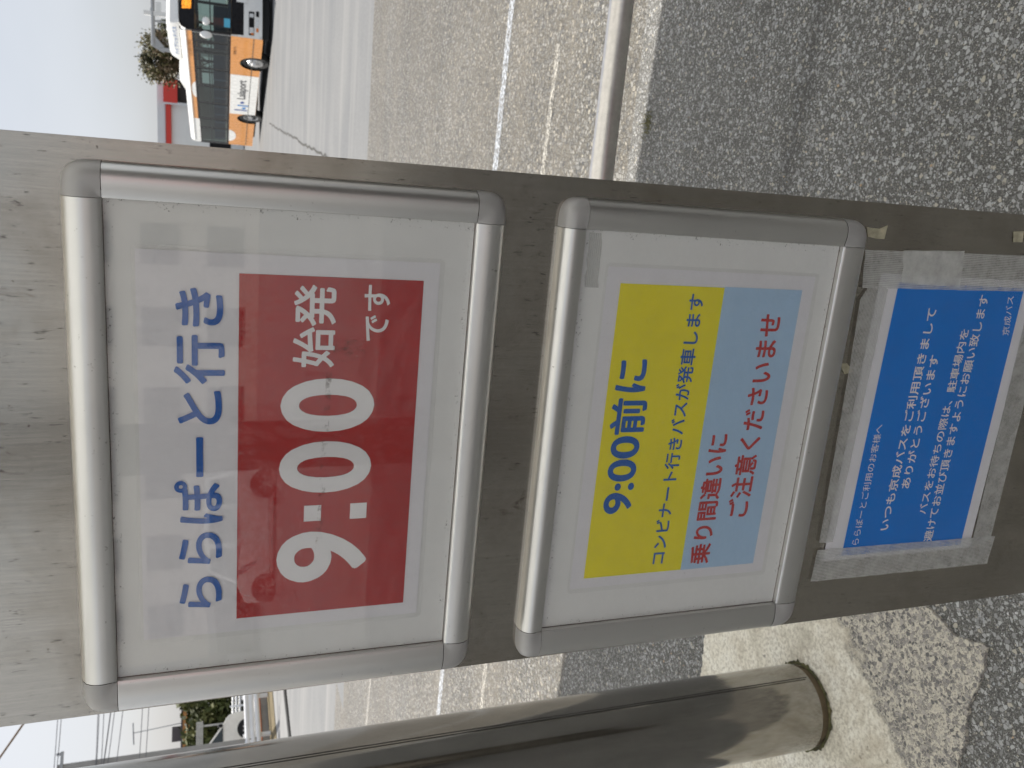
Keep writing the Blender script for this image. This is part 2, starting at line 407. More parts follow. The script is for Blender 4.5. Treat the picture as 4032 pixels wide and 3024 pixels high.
# raised street on the left beyond the kerb
b = MB(); b.box(-13.52, -13.40, -5, 90, -.04, .012); tag(b.build('gutter', M['joint']), kind='structure')
b = MB(); b.box(-16.4, -13.52, -5, 95, -.04, .03); tag(b.build('kerb_pavement', M['kerb']), kind='structure')
t = NT('dry_verge'); v = t.map()
t.set(col=t.ramp(t.noise(v, 1.3, 6, .7), (.3, (.075, .08, .035)), (.5, (.19, .15, .08)), (.7, (.28, .22, .13))), rough=1); t.bump(t.noise(v, 9, 5, .8), 1, .08)
M['verge'] = t.m
b = MB(); b.box(-18.6, -16.4, -5, 95, -.04, .05); tag(b.build('verge', M['verge']), kind='structure')
b = MB(); b.box(-160, -18.85, -60, 200, -.04, .28); tag(b.build('raised_street', M['slab']), kind='structure')

# ================================================================== SHELTER (column at the left, roof over the viewer)
M['roof_white'] = paint('white_roof_paint', (.72, .72, .70), .5)
t = NT('translucent_roof_sheet')
trl = t.n.new('ShaderNodeBsdfTranslucent'); trl.inputs['Color'].default_value = (.78, .785, .77, 1)
mxs = t.n.new('ShaderNodeMixShader'); mxs.inputs[0].default_value = .8
t.set(col=(.6, .62, .63), rough=.4)
t.l.new(t.b.outputs[0], mxs.inputs[1]); t.l.new(trl.outputs[0], mxs.inputs[2]); t.l.new(mxs.outputs[0], t.out.inputs['Surface'])
M['roof_sheet'] = t.m
CX, CY, CR = -1.065, .748, .114
sh = empty('bus_shelter', (CX, CY, 0), 0, 'round stainless steel shelter column rising from a concrete footing left of the sign board', 'shelter column')
M['dark_column'] = paint('dark_brown_column_paint', (.05, .04, .035), .5)
def column(cx, cy, lean, mat):
    b = MB(); prof = [(CR, .035), (CR, 1.2), (CR, 3.05)]
    b.lathe(prof, (cx, cy, 0), 72)
    b.v = [(x, y - math.tan(lean) * z, z) for x, y, z in b.v]
    o = b.build('column', mat, sh, 40)
    b = MB(); b.lathe([(CR - .006, 0), (CR - .006, .036)], (cx, cy, 0), 72); b.build('base_ring', M['base_dark'], sh, 40)
    return o
M['base_dark'] = paint('stained_column_base', (.17, .13, .08), .55, .4, .3, 20)
column(0, 0, TILT, M['column_steel']); column(.02, -3.7, 0, M['dark_column'])
b = MB(); b.tube([(CR + .0006, -.03, .045), (CR + .0006, -.03 - math.tan(TILT) * 3, 3.0)], .0012, 6); b.build('seam', M['gap'], sh)
def roof_quad(z0, z1, mb):
    # front edge placed where the real canopy edge throws its shadow on the road
    k = SUN.y / SUN.z; kx = SUN.x / SUN.z
    def fy(x): return 2.225 - .058 * (x) + 3.1 * k
    xs = [-9, 9]
    P = [(-9 - CX, -4.4 - CY), (9 - CX, -4.4 - CY), (9 - CX, fy(9 - 3.1 * kx) - CY), (-9 - CX, fy(-9 - 3.1 * kx) - CY)]
    vs = [(x, y, z0) for x, y in P] + [(x, y, z1) for x, y in P]
    mb.add(vs, [(0, 1, 2, 3), (7, 6, 5, 4), (0, 4, 5, 1), (1, 5, 6, 2), (2, 6, 7, 3), (3, 7, 4, 0)])
b = MB(); roof_quad(3.1, 3.108, b); b.build('roof', M['roof_sheet'], sh)
for yy in (-3.6, 0.0, 2.6):
    b = MB(); b.box(-7.8, 9.9, yy - .05, yy + .05, 2.96, 3.09); b.build('beam', M['roof_white'], sh)
for xx in (-6, -3, 0, 3, 6):
    b = MB(); b.box(xx - .03, xx + .03, -5.1, 2.54, 2.84, 2.955); b.build('rafter', M['roof_white'], sh)
b = MB(); b.box(2.75, 2.83, -3.6, -1.35, .05, 2.3); b.build('added_light_blocker', M['dark_column'], sh)  # unseen dark panel, added to darken the right-hand bars and reflections
# footing
foot = [(-1.60, 1.19), (-1.28, 1.235), (-1.14, 1.25), (-.85, 1.24), (-.62, 1.05), (-.52, .75), (-.54, .52), (-.575, .44), (-.585, .38), (-.60, .345), (-.585, .30), (-.575, .268),
        (-.61, .262), (-.66, .262), (-.71, .272), (-.75, .27), (-.80, .258), (-.86, .262), (-1.0, .25), (-1.3, .24), (-1.6, .28)]
def rough_poly(poly, amp, seed, step=.02):
    rnd = random.Random(seed); out = []
    for i, p in enumerate(poly):
        q = poly[(i + 1) % len(poly)]; d = math.dist(p, q); n = max(1, int(d / step))
        for k in range(n):
            t = k / n; out.append((p[0] + (q[0] - p[0]) * t + rnd.uniform(-amp, amp), p[1] + (q[1] - p[1]) * t + rnd.uniform(-amp, amp)))
    return out
fp = rough_poly(foot, .0035, 3, .009); n_ = len(fp); b = MB()
b.add([(x, y, .009) for x, y in fp] + [(x * 1.0, y, -.01) for x, y in fp], [tuple(range(n_))] + [(k, (k + 1) % n_, n_ + (k + 1) % n_, n_ + k) for k in range(n_)])
tag(b.build('column_footing', M['footing']), kind='structure')
# dirt and moss ring where the column meets the mortar
b = MB(); rnd = random.Random(8); vs = []; n = 90
for k in range(n):
    a = 2 * math.pi * k / n
    r0 = CR - .004; r1 = CR + .004 + rnd.random() ** 2.5 * .009
    vs += [(CX + r0 * math.cos(a), CY + r0 * math.sin(a), .013), (CX + r1 * math.cos(a), CY + r1 * math.sin(a), .0125)]
b.add(vs, [(2 * k, 2 * k + 1, (2 * k + 3) % (2 * n), (2 * k + 2) % (2 * n)) for k in range(n)])
t = NT('moss_and_dirt'); v = t.map(); t.set(col=t.ramp(t.noise(v, 40, 5), (.35, (.05, .042, .028)), (.55, (.09, .09, .035)), (.7, (.22, .18, .10))), rough=1); M['moss'] = t.m
tag(b.build('moss', M['moss']), 'dark moss and dirt in the joint round the foot of the column', 'moss', kind='stuff')
# loose chippings in the near asphalt
b = MB(); rnd = random.Random(11)
def chip(x, y, r, mi):
    n = rnd.randint(5, 7); a0 = rnd.random() * 6.3; el = rnd.uniform(.55, 1); rot = rnd.random() * 6.3
    bot = []; top = []
    for k in range(n):
        a = a0 + 2 * math.pi * k / n + rnd.uniform(-.25, .25); rr = r * rnd.uniform(.75, 1.1)
        px, py = rr * math.cos(a), rr * math.sin(a) * el
        px, py = px * math.cos(rot) - py * math.sin(rot), px * math.sin(rot) + py * math.cos(rot)
        bot.append((x + px, y + py, -.001)); top.append((x + px * .62, y + py * .62, r * rnd.uniform(.28, .5)))
    b.add(bot + top, [tuple(range(n, 2 * n))] + [(k, (k + 1) % n, n + (k + 1) % n, n + k) for k in range(n)], mi)
cnt = 0
while cnt < 9000:
    y = rnd.uniform(-.1, 2.15); x = rnd.uniform(-1.6, 1.35)
    dens = .35 + .65 * noise.noise((x * 2.2, y * 2.2, 3)) + .25
    if rnd.random() > max(.12, dens): continue
    inside = -1.3 < x < -.54 and .25 < y < 1.25
    if inside: continue
    r = .0017 + .0036 * rnd.random() ** 2.4
    chip(x, y, r, 0 if rnd.random() < .72 else (1 if rnd.random() < .8 else 2)); cnt += 1
M['chip_grey'] = paint('grey_chipping', (.36, .375, .39), .6, 0, .2, 40)
M['chip_pale'] = paint('pale_chipping', (.60, .60, .60), .55, 0, .2, 40)
M['chip_tan'] = paint('tan_chipping', (.45, .33, .22), .6, 0, .2, 40)
tag(b.build('loose_chippings', [M['chip_grey'], M['chip_pale'], M['chip_tan']], fix=False), 'small grey stone chippings loose in the worn asphalt', 'gravel', kind='stuff')

# ================================================================== SIGN BOARD AND NOTICES
Z0 = -1.3454153                      # height offset of the board frame
BOARD_ROT = (TILT, 0, 0)
def board_empty(name, x, z, label, cat, group=None):
    """an Empty on the board plane; children use coordinates of the whole board"""
    p = Matrix.Rotation(TILT, 4, 'X') @ Vector((x, 0, z)); p.z -= Z0
    o = empty(name, p, 0, label, cat, group, BOARD_ROT)
    o['ox'], o['oz'] = x, z
    return o
def fin(root):
    """children were built in whole-board coordinates: bring them to the root"""
    ox, oz = root['ox'], root['oz']; del root['ox'], root['oz']
    def rec(o):
        for ch in o.children:
            for v in ch.data.vertices: v.co.x -= ox; v.co.z -= oz
            rec(ch)
    rec(root)
    return root
PY = .008                            # front face of the steel sheet
sb = board_empty('sign_board', 0, -1.25, 'tall brushed stainless steel sign board holding two framed notices and a taped poster', 'sign board')
b = MB()
zt, zb = .86, -1.30
def ex(z, s): return (.3131 + .0068 * (.24 - z)) if s > 0 else (-.3034 + .0044 * (.4258 - z))
nz_ = 24
for i in range(nz_):
    a, c = zt + (zb - zt) * i / nz_, zt + (zb - zt) * (i + 1) / nz_
    b.quad((ex(a, -1), PY, a), (ex(a, 1), PY, a), (ex(c, 1), PY, c), (ex(c, -1), PY, c))
b.build('steel_sheet', M['board_steel'], sb)
b = MB()
for s in (-1, 1):
    e = s * .0008
    b.add([(ex(zt, s), PY, zt), (ex(zb, s), PY, zb), (ex(zb, s) - e, PY + .028, zb), (ex(zt, s) - e, PY + .028, zt)], [(0, 1, 2, 3)])
    b.add([(ex(zt, s) - e, PY + .028, zt), (ex(zb, s) - e, PY + .028, zb), (ex(zb, s) - s * .03, PY + .028, zb), (ex(zt, s) - s * .03, PY + .028, zt)], [(0, 1, 2, 3)])
b.quad((ex(zt, -1), PY, zt), (ex(zt, 1), PY, zt), (ex(zt, 1), PY + .028, zt), (ex(zt, -1), PY + .028, zt))
b.build('folded_edge', M['board_steel'], sb)
for s in (-.2, .2):
    b = MB(); b.box(s - .02, s + .02, PY + .002, PY + .042, -1.36, .84); b.build('post', M['board_steel'], sb)
fin(sb)

def snap_frame(x0, x1, z0, z1, X0, X1, ZA, ZB, label, dirt=()):
    """opening x0..x1, z0..z1; outside X0..X1, ZA..ZB"""
    # outlines were measured on the print plane: move them to the depth of the bar's inner and outer edges
    ki, ko = .98805, 1.004
    x0, x1 = (.32437 + (q - .32437) * ki for q in (x0, x1)); z0, z1 = (.22613 + (q - .22613) * ki for q in (z0, z1))
    X0, X1 = (.32437 + (q - .32437) * ko for q in (X0, X1)); ZA, ZB = (.22613 + (q - .22613) * ko for q in (ZA, ZB))
    fr = board_empty('notice_frame', (x0 + x1) / 2, ZA, label, 'notice frame', 'aluminium snap frames on the board')
    b = MB(); b.box(x0 - .006, x1 + .006, -.0030, PY - .0008, z0 - .006, z1 + .006); b.build('backing_board', M['white_board'], fr)
    prof = [(0, -.001), (0, .005), (.05, .0105), (.14, .0155), (.28, .0190), (.44, .0206), (.60, .0208), (.76, .0200), (.90, .0188), (.965, .0182), (1, .0172), (1, .0005)]
    top = PY - .0005
    def bar(p_out, p_in, along0, along1, horizontal):
        mb = MB(); W = p_in - p_out; vs = []
        for al in (along0, along1):
            for a, h in prof:
                q = p_out + W * a; y = top - h
                vs.append((al, y, q) if horizontal else (q, y, al))
        n = len(prof); mb.add(vs, [(i, i + 1, n + i + 1, n + i) for i in range(n - 1)] + [tuple(range(n)), tuple(range(2 * n - 1, n - 1, -1))])
        return mb.build('frame_bar', M['aluminium'], fr, 35)
    g = .0006
    bar(ZB, z1, x0 + g, x1 - g, True); bar(ZA, z0, x0 + g, x1 - g, True)
    bar(X0, x0, z0 + g, z1 - g, False); bar(X1, x1, z0 + g, z1 - g, False)
    for (xo, xi) in ((X0, x0), (X1, x1)):
        for (zo, zi) in ((ZA, z0), (ZB, z1)):
            mb = MB(); rows = []
            for a, h in prof:
                row = []
                for k in range(15):
                    th = R(90) * k / 14; row.append((1 - (1 - a) * max(0, math.cos(th)) ** .60, 1 - (1 - a) * max(0, math.sin(th)) ** .60))
                rows.append([(xo + (xi - xo) * u, top - h - (.0004 if h > .001 else 0), zo + (zi - zo) * v2) for u, v2 in row])
            n = len(rows[0]); vs = [p for r_ in rows for p in r_]
            mb.add(vs, [(i * n + k, i * n + k + 1, (i + 1) * n + k + 1, (i + 1) * n + k) for i in range(len(rows) - 1) for k in range(n - 1)])
            mb.build('frame_corner', M['corner_plastic'], fr, 50)
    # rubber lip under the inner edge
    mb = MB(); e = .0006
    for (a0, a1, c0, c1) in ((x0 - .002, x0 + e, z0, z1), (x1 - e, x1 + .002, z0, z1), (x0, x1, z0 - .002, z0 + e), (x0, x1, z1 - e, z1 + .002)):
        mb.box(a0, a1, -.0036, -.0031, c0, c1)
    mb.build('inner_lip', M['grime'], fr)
    mb = MB(); mb.quad((x0 - .003, -.0056, z0 - .003), (x1 + .003, -.0056, z0 - .003), (x1 + .003, -.0056, z1 + .003), (x0 - .003, -.0056, z1 + .003))
    mb.build('clear_cover', M['cover'], fr)
    for q in dirt:
        mb = MB(); mb.quad(*[(px, -.0058, pz) for px, pz in q]); mb.build('dirt_streak', M['streak'], fr, fix=False)
    mb = MB(); wd = .009
    for (a0, a1, c0, c1) in ((x0, x0 + wd, z0, z1), (x1 - wd, x1, z0, z1), (x0 + wd, x1 - wd, z0, z0 + wd), (x0 + wd, x1 - wd, z1 - wd, z1)):
        mb.quad((a0, -.0058, c0), (a1, -.0058, c0), (a1, -.0058, c1), (a0, -.0058, c1))
    mb.build('edge_grime', M['edge_grime'], fr, fix=False)
    return fin(fr)
M['streak'] = worn_paint('dried_tape_streak', (.16, .13, .11), 0, 120, .50, .85)
M['edge_grime'] = worn_paint('edge_grime_specks', (.08, .065, .05), 0, 260, .60, .70)
snap_frame(-.2595, .2585, -.0565, .3128, -.2935, .293, -.088, .3465, 'grey aluminium frame around the red and white notice, upper of the two on the board',
           [[(-.115, .0985), (.092, .0945), (.092, .1005), (-.115, .1060)], [(.104, .060), (.128, .060), (.128, .094), (.104, .094)]])
snap_frame(-.2575, .260, -.556, -.188, -.2915, .295, -.5855, -.1530, 'grey aluminium frame around the yellow and pale blue notice, under the red one')

def rr_poly(x0, x1, z0, z1, r, y):
    out = []
    for cx, cz, a0 in ((x1 - r, z1 - r, 0), (x0 + r, z1 - r, 90), (x0 + r, z0 + r, 180), (x1 - r, z0 + r, 270)):
        for k in range(7):
            a = R(a0 + 15 * k); out.append((cx + r * math.cos(a), y, cz + r * math.sin(a)))
    return out
def sheet_part(name, poly, mat, root):
    b = MB(); b.add(poly, [tuple(range(len(poly)))]); return b.build(name, mat, root, fix=False)
def rect(x0, x1, z0, z1, y): return [(x0, y, z0), (x1, y, z0), (x1, y, z1), (x0, y, z1)]
# --- first notice
n1 = board_empty('laminated_notice', 0, -.02, 'laminated white notice with a red block reading 9:00 in big white digits', 'notice', 'notices on the board')
sheet_part('paper', rect(-.2095, .2135, -.0173, .2848, -.0036), M['paper'], n1)
sheet_part('red_block', rect(-.1937, .1937, 0, .1896, -.0040), M['red'], n1)
Y = -.0044
lettering('ららぽーと行き', -.1765, .1777, .2028, .2524, Y, M['blue_ink'], n1, .022)
lettering('9', -.1555, -.0932, .0470, .1478, Y, M['white_ink'], n1, .025)
for a in (.0497, .1006):
    sheet_part('colon_dot', rect(-.0805, -.0615, a, a + .0187, Y), M['white_ink'], n1)
lettering('0', -.0468, .0135, .0470, .1472, Y, M['white_ink'], n1, .025)
lettering('0', .0245, .0847, .0470, .1470, Y, M['white_ink'], n1, .025)
lettering('始発', .0970, .1852, .0922, .1358, Y, M['white_ink'], n1, .018)
lettering('です', .1265, .1872, .0355, .0632, Y, M['white_ink'], n1, .015)
sheet_part('laminate_film', rr_poly(-.2145, .2184, -.0223, .2883, .006, -.0050), M['laminate'], n1)
fin(n1)
# --- second notice
n2 = board_empty('laminated_notice', 0, -.52, 'laminated notice with a yellow upper half and pale blue lower half, red and blue writing', 'notice', 'notices on the board')
sheet_part('paper', rect(-.1985, .2195, -.5170, -.2192, -.0036), M['paper'], n2)
sheet_part('yellow_block', rect(-.1845, .2004, -.3820, -.2374, -.0040), M['yellow'], n2)
sheet_part('pale_blue_block', rect(-.1850, .2014, -.4994, -.3820, -.0040), M['pale_blue'], n2)
lettering('9:00', -.0955, .0095, -.2925, -.2520, Y, M['blue_ink'], n2, .022)
lettering('前', .0115, .0590, -.2955, -.2465, Y, M['blue_ink'], n2, .025)
lettering('に', .0665, .1085, -.2895, -.2475, Y, M['blue_ink'], n2, .025)
lettering('コンビナート行きバスが発車します', -.1725, .1913, -.3548, -.3328, Y, M['blue_ink'], n2, .018)
lettering('乗り間違いに', -.1785, .0085, -.4248, -.3932, Y, M['red_ink'], n2, .022)
lettering('ご注意くださいませ', -.1120, .1690, -.4752, -.4410, Y, M['red_ink'], n2, .020)
sheet_part('laminate_film', rr_poly(-.2040, .2241, -.5217, -.2150, .006, -.0050), M['laminate'], n2)
fin(n2)
# --- poster taped to the steel below the frames (stands 7 mm behind the notices' plane)
K = 1.0064
def bx(x): return .32437 + (x - .32437) * K
def bz(z): return .22613 + (z - .22613) * K
n3 = board_empty('laminated_poster', 0, -.92, 'blue poster with rows of white writing taped to the steel below the frames', 'poster', 'notices on the board')
def RB(x0, x1, z0, z1, y): return rect(bx(x0), bx(x1), bz(z0), bz(z1), y)
sheet_part('paper', RB(-.1960, .2285, -.9150, -.6270, .0066), M['paper'], n3)
sheet_part('blue_block', RB(-.1892, .2172, -.8945, -.6600, .0062), M['poster_blue'], n3)
def LB(s, x0, x1, z0, z1, bold, skew=0):
    lettering(s, bx(x0), bx(x1), bz(z0), bz(z1), .0058, M['white_ink'], n3, bold, skew)
LB('ららぽーとご利用のお客様へ', -.1730, .0142, -.6872, -.6735, 0, .0015)
LB('いつも京成バスをご利用頂きまして', -.1528, .1835, -.7388, -.7210, .014, .001)
LB('ありがとうございます', -.0870, .1170, -.7612, -.7440, .014, 0)
LB('バスをお待ちの際は、駐車場内を', -.1315, .1553, -.8070, -.7902, .010, 0)
LB('避けてお並び頂きますようにお願い致します', -.1782, .2055, -.8315, -.8135, .010, .002)
LB('京成バス', .1476, .2054, -.8865, -.8725, 0, .008)
sheet_part('laminate_film', [(x, y, z) for x, y, z in rr_poly(bx(-.2035), bx(.2340), bz(-.9200), bz(-.6165), .006, .0052)], M['laminate'], n3)
fin(n3)
# --- clear tape and marks on the steel
def tape(poly, y, mat, label, name='adhesive_tape', cat='tape', group='clear tape round the blue poster', jag=.0012, seed=1):
    rnd = random.Random(seed)
    cx = sum(p[0] for p in poly) / len(poly); cz = min(p[1] for p in poly)
    o = board_empty(name, bx(cx), bz(cz), label, cat, group)
    pts = []
    for i, p in enumerate(poly):
        q = poly[(i + 1) % len(poly)]; d = math.dist(p, q); n = max(1, int(d / .01))
        for k in range(n):
            s = k / n; j = jag if d < .07 else jag * .25
            pts.append((bx(p[0] + (q[0] - p[0]) * s) + rnd.uniform(-j, j), y, bz(p[1] + (q[1] - p[1]) * s) + rnd.uniform(-j, j)))
    fl = sheet_part('tape_film', pts, mat, o)
    return fin(o)
tape([(.2577, -.5907), (.2655, -.93), (.2140, -.93), (.2077, -.5971)], .0046, M['tape'], 'wide ridged clear tape strip down the right edge of the blue poster', seed=2)
tape([(.2604, -.6543), (.2649, -.7611), (.2141, -.7689), (.2169, -.664)], .0040, M['tape_pale'], 'short pale tape patch stuck over the right tape strip of the blue poster', seed=3)
tape([(-.1754, -.6118), (-.1786, -.9638), (-.2273, -.9623), (-.2266, -.6114)], .0046, M['tape'], 'wide ridged clear tape strip down the left edge of the blue poster', seed=4)
tape([(.1915, -.5985), (.2080, -.6085), (.2120, -.628), (.2080, -.6420), (-.1649, -.6370), (-.1630, -.6120), (.10, -.6030)], .0043, M['tape_h'], 'long wrinkled clear tape strip along the top edge of the blue poster', seed=5)
tape([(-.1942, -.9164), (-.1835, -.9547), (.2300, -.9500), (.2300, -.9080)], .0043, M['tape_h'], 'clear tape strip along the bottom edge of the blue poster', seed=6)
tape([(.1842, -.5836), (-.0971, -.5832), (-.0974, -.5898), (.1827, -.5880)], .0046, M['tape_h'], 'thin leftover strip of tape showing under the lower aluminium frame', group='tape remains on the steel board', seed=7)
tape([(.2581, -.1885), (.2581, -.2032), (.1956, -.2062), (.1960, -.1885)], -.0035, M['tape_h'], 'short yellowed tape in the top right corner of the lower framed notice', group='tape remains on the steel board', seed=8)
M['residue2'] = M['residue']
tape([(.2872, -.5873), (.2891, -.6203), (.2728, -.6217), (.2750, -.6080), (.2737, -.5927)], .0072, M['residue'], 'cream tape residue patch below the bottom right corner of the lower frame', 'tape_residue', 'tape residue', 'tape remains on the steel board', .0025, 9)
tape([(.2959, -.8475), (.298, -.8659), (.2811, -.8717), (.2817, -.8513)], .0072, M['residue'], 'cream tape residue patch low on the board, right of the blue poster', 'tape_residue', 'tape residue', 'tape remains on the steel board', .0025, 10)
tape([(.1035, -.5874), (.1015, -.600), (.0915, -.6146), (.0895, -.600)], .0072, M['residue'], 'small rounded cream tape residue between the lower frame and the blue poster', 'tape_residue', 'tape residue', 'tape remains on the steel board', .0025, 11)

# ================================================================== HANDRAIL
hr = empty('handrail', (.05, 1.12, 0), 0, 'round stainless steel handrail tube running right from behind the sign board', 'handrail')
dx = .05; rr0 = .0302
def rz(x): return .664 - .077 * 0 + (x - .30) * -.06
b = MB(); p0 = Vector((.30, 1.07, .665)); p1 = Vector((.74, 1.14, .632)); d = (p1 - p0)
A = p0 - d * .55; B_ = p0 + d * 7
off = Vector((.05, 1.12, 0))
b.tube([A - off, B_ - off], rr0, 40); b.build('rail', M['rail_steel'], hr, 40)
for f in (.0, 6.6):
    q = A.lerp(B_, .012 + f / 7.0) - off
    b = MB(); b.tube([(q.x, q.y, 0), (q.x, q.y, q.z)], .024, 24); b.lathe([(.06, 0), (.06, .008), (.024, .009)], (q.x, q.y, 0), 24); b.build('post', M['rail_steel'], hr, 40)

# weeds at the road edge
gt = MB(); rnd = random.Random(21)
for k in range(40):
    x, y = .52 + rnd.gauss(0, .025), 2.15 + rnd.gauss(0, .01); a = rnd.random() * 6.3; L = rnd.uniform(.02, .05)
    e = (x + math.cos(a) * L * .7, y + math.sin(a) * L * .7, L)
    gt.add([(x - .0015, y, 0), (x + .0015, y, 0), e], [(0, 1, 2)])
tag(gt.build('weed', M['grass_tuft'], fix=False), 'small yellowed weed tuft at the edge between pavement and road', 'weed')

# ================================================================== BUS
M['bus_white'] = paint('bus_white_paint', (.86, .86, .83), .25, 0, .03, 1.5, coat=.4)
M['bus_orange'] = paint('bus_orange_paint', (.72, .30, .065), .28, 0, .05, 1.5, coat=.4)
M['bus_black'] = paint('bus_black_trim', (.012, .012, .014), .3, 0, .1, 2, spec=.15)
M['bus_under'] = paint('bus_underbody', (.02, .02, .02), .9)
M['tyre'] = paint('tyre_rubber', (.02, .02, .02), .8, 0, .2, 8)
M['rim'] = paint('wheel_rim_metal', (.62, .62, .62), .3, .8, .15, 8)
M['seat_blue'] = paint('bus_seat_fabric', (.03, .07, .13), .9)
M['interior'] = paint('bus_interior', (.32, .34, .32), .8)
M['lamp_orange'] = paint('orange_lamp', (.75, .20, .02), .15)
M['lamp_clear'] = paint('clear_lamp', (.75, .78, .8), .08, .4)
M['logo_navy'] = paint('logo_navy', (.04, .09, .32), .4)
M['logo_blue'] = paint('logo_blue', (.06, .26, .62), .4)
M['text_grey'] = paint('dark_grey_lettering', (.07, .07, .075), .5)
M['text_brown'] = paint('brown_lettering', (.20, .085, .02), .5)
M['text_blue'] = paint('faded_blue_lettering', (.22, .32, .52), .5)
M['sticker'] = paint('cyan_sticker', (.10, .50, .72), .4)
t = NT('orange_led_display'); t.set(col=(.1, .04, .0), emis=(1, .33, .02), estr=1.2)
wv = t.vor(t.map((1, 1, 1)), 45); t.l.new(t.ramp(wv, (.35, (1, .36, .03)), (.6, (.12, .03, .0))), t.b.inputs['Emission Color']); M['led'] = t.m
def tinted(name, col, op, rough=.03):
    t = NT(name); n, l = t.n, t.l
    tr = n.new('ShaderNodeBsdfTransparent'); tr.inputs[0].default_value = (*col, 1)
    gl = n.new('ShaderNodeBsdfGlossy'); gl.inputs['Roughness'].default_value = rough
    df = n.new('ShaderNodeBsdfDiffuse'); df.inputs[0].default_value = (.03, .035, .035, 1)
    fr = schlick(t, .045)
    a, c = n.new('ShaderNodeMixShader'), n.new('ShaderNodeMixShader'); a.inputs[0].default_value = op
    l.new(tr.outputs[0], a.inputs[1]); l.new(df.outputs[0], a.inputs[2]); l.new(fr, c.inputs[0])
    l.new(a.outputs[0], c.inputs[1]); l.new(gl.outputs[0], c.inputs[2]); l.new(c.outputs[0], t.out.inputs['Surface']); return t.m
M['bus_glass'] = tinted('bus_side_glass', (.62, .74, .70), .15)
M['wind_glass'] = tinted('bus_windscreen_glass', (.62, .74, .70), .12)

bd = Vector((-.32462, .94584, 0)).normalized(); bo = Vector((0, 0, 1)).cross(bd)      # rearwards, outwards (visible side)
fw = Vector((2.890, 32.276, 0)); HW = 1.25
broot = fw - bo * HW
bus = empty('bus', broot, math.atan2(bd.y, bd.x), 'orange and white city bus parked across the concrete terminal', 'bus')
S0, S1 = -2.28, 8.95
def arch_poly(s0, s1, z0, z1, arches, r=.54):
    pts = [(s0, z1), (s0, z0)]
    for c in arches:
        a0 = math.asin((z0 - .48) / r) if abs(z0 - .48) < r else 0
        for k in range(17):
            a = math.pi - a0 + (2 * a0 - math.pi) * k / 16
            pts.append((c + r * math.cos(a), .48 + r * math.sin(a)))
    pts += [(s1, z0), (s1, z1)]
    return pts
WB = 5.5
body = MB()
for sy in (1, -1):
    y = HW * sy
    # lower skirt band: orange, arches cut out
    pl = arch_poly(S0 + .25, S1 - .05, .31, 1.33, (0, WB))
    body.add([(x, y, z) for x, z in pl], [tuple(range(len(pl)))], 1)
    # band over the windows
    def strip_(s0, s1, z0, z1, mi, yo=0): body.quad((s0, y + yo, z0), (s1, y + yo, z0), (s1, y + yo, z1), (s0, y + yo, z1), mi)
    strip_(S0 + .25, 6.0, 2.55, 2.73, 1); strip_(6.0, S1 - .05, 2.50, 2.73, 0)
    # roof shoulder
    prof = [(HW, 2.73), (HW - .015, 2.80), (HW - .06, 2.87), (HW - .15, 2.92), (HW - .35, 2.955), (0, 2.98)]
    for (ya, za), (yb, zb2) in zip(prof, prof[1:]):
        body.quad((S0 + .1, ya * sy, za), (S1 - .1, ya * sy, za), (S1 - .1, yb * sy, zb2), (S0 + .1, yb * sy, zb2), 0)
# rear face, floor, underside
body.quad((S1 - .05, -HW, .31), (S1 - .05, HW, .31), (S1, HW * .97, 1.33), (S1, -HW * .97, 1.33), 1)
body.quad((S1, -HW * .97, 1.33), (S1, HW * .97, 1.33), (S1 - .1, HW, 2.9), (S1 - .1, -HW, 2.9), 0)
bo_ = body.build('body', [M['bus_white'], M['bus_orange']], bus, 30, fix=False)
b = MB(); b.quad((S0 + .2, -HW + .01, .40), (S1 - .1, -HW + .01, .40), (S1 - .1, HW - .01, .40), (S0 + .2, HW - .01, .40)); b.box(-1.0, 1.0, -HW + .35, HW - .35, .2, .9); b.box(WB - .9, S1 - .3, -HW + .35, HW - .35, .22, .9)
b.build('underbody', M['bus_under'], bus)
# inside: floor, ceiling, rows of seats, far rail
b = MB(); b.quad((S0 + .3, -1.2, .95), (S1 - .15, -1.2, .95), (S1 - .15, 1.2, .95), (S0 + .3, 1.2, .95)); b.box(S1 - .3, S1 - .15, -1.2, 1.2, .9, 2.7)
b.box(6.4, S1 - .2, -1.2, 1.2, .95, 1.45); b.build('interior_floor', M['interior'], bus)
for side in (-.8, .8):
    for s in (.6, 1.5, 2.4, 3.3, 4.2, 5.1, 6.0, 7.0, 8.0):
        b = MB(); b.box(s, s + .42, side - .4, side + .4, 1.3, 1.42); b.box(s + .36, s + .46, side - .4, side + .4, 1.42, 1.92); b.build('seat', M['seat_blue'], bus, bevel=.03)
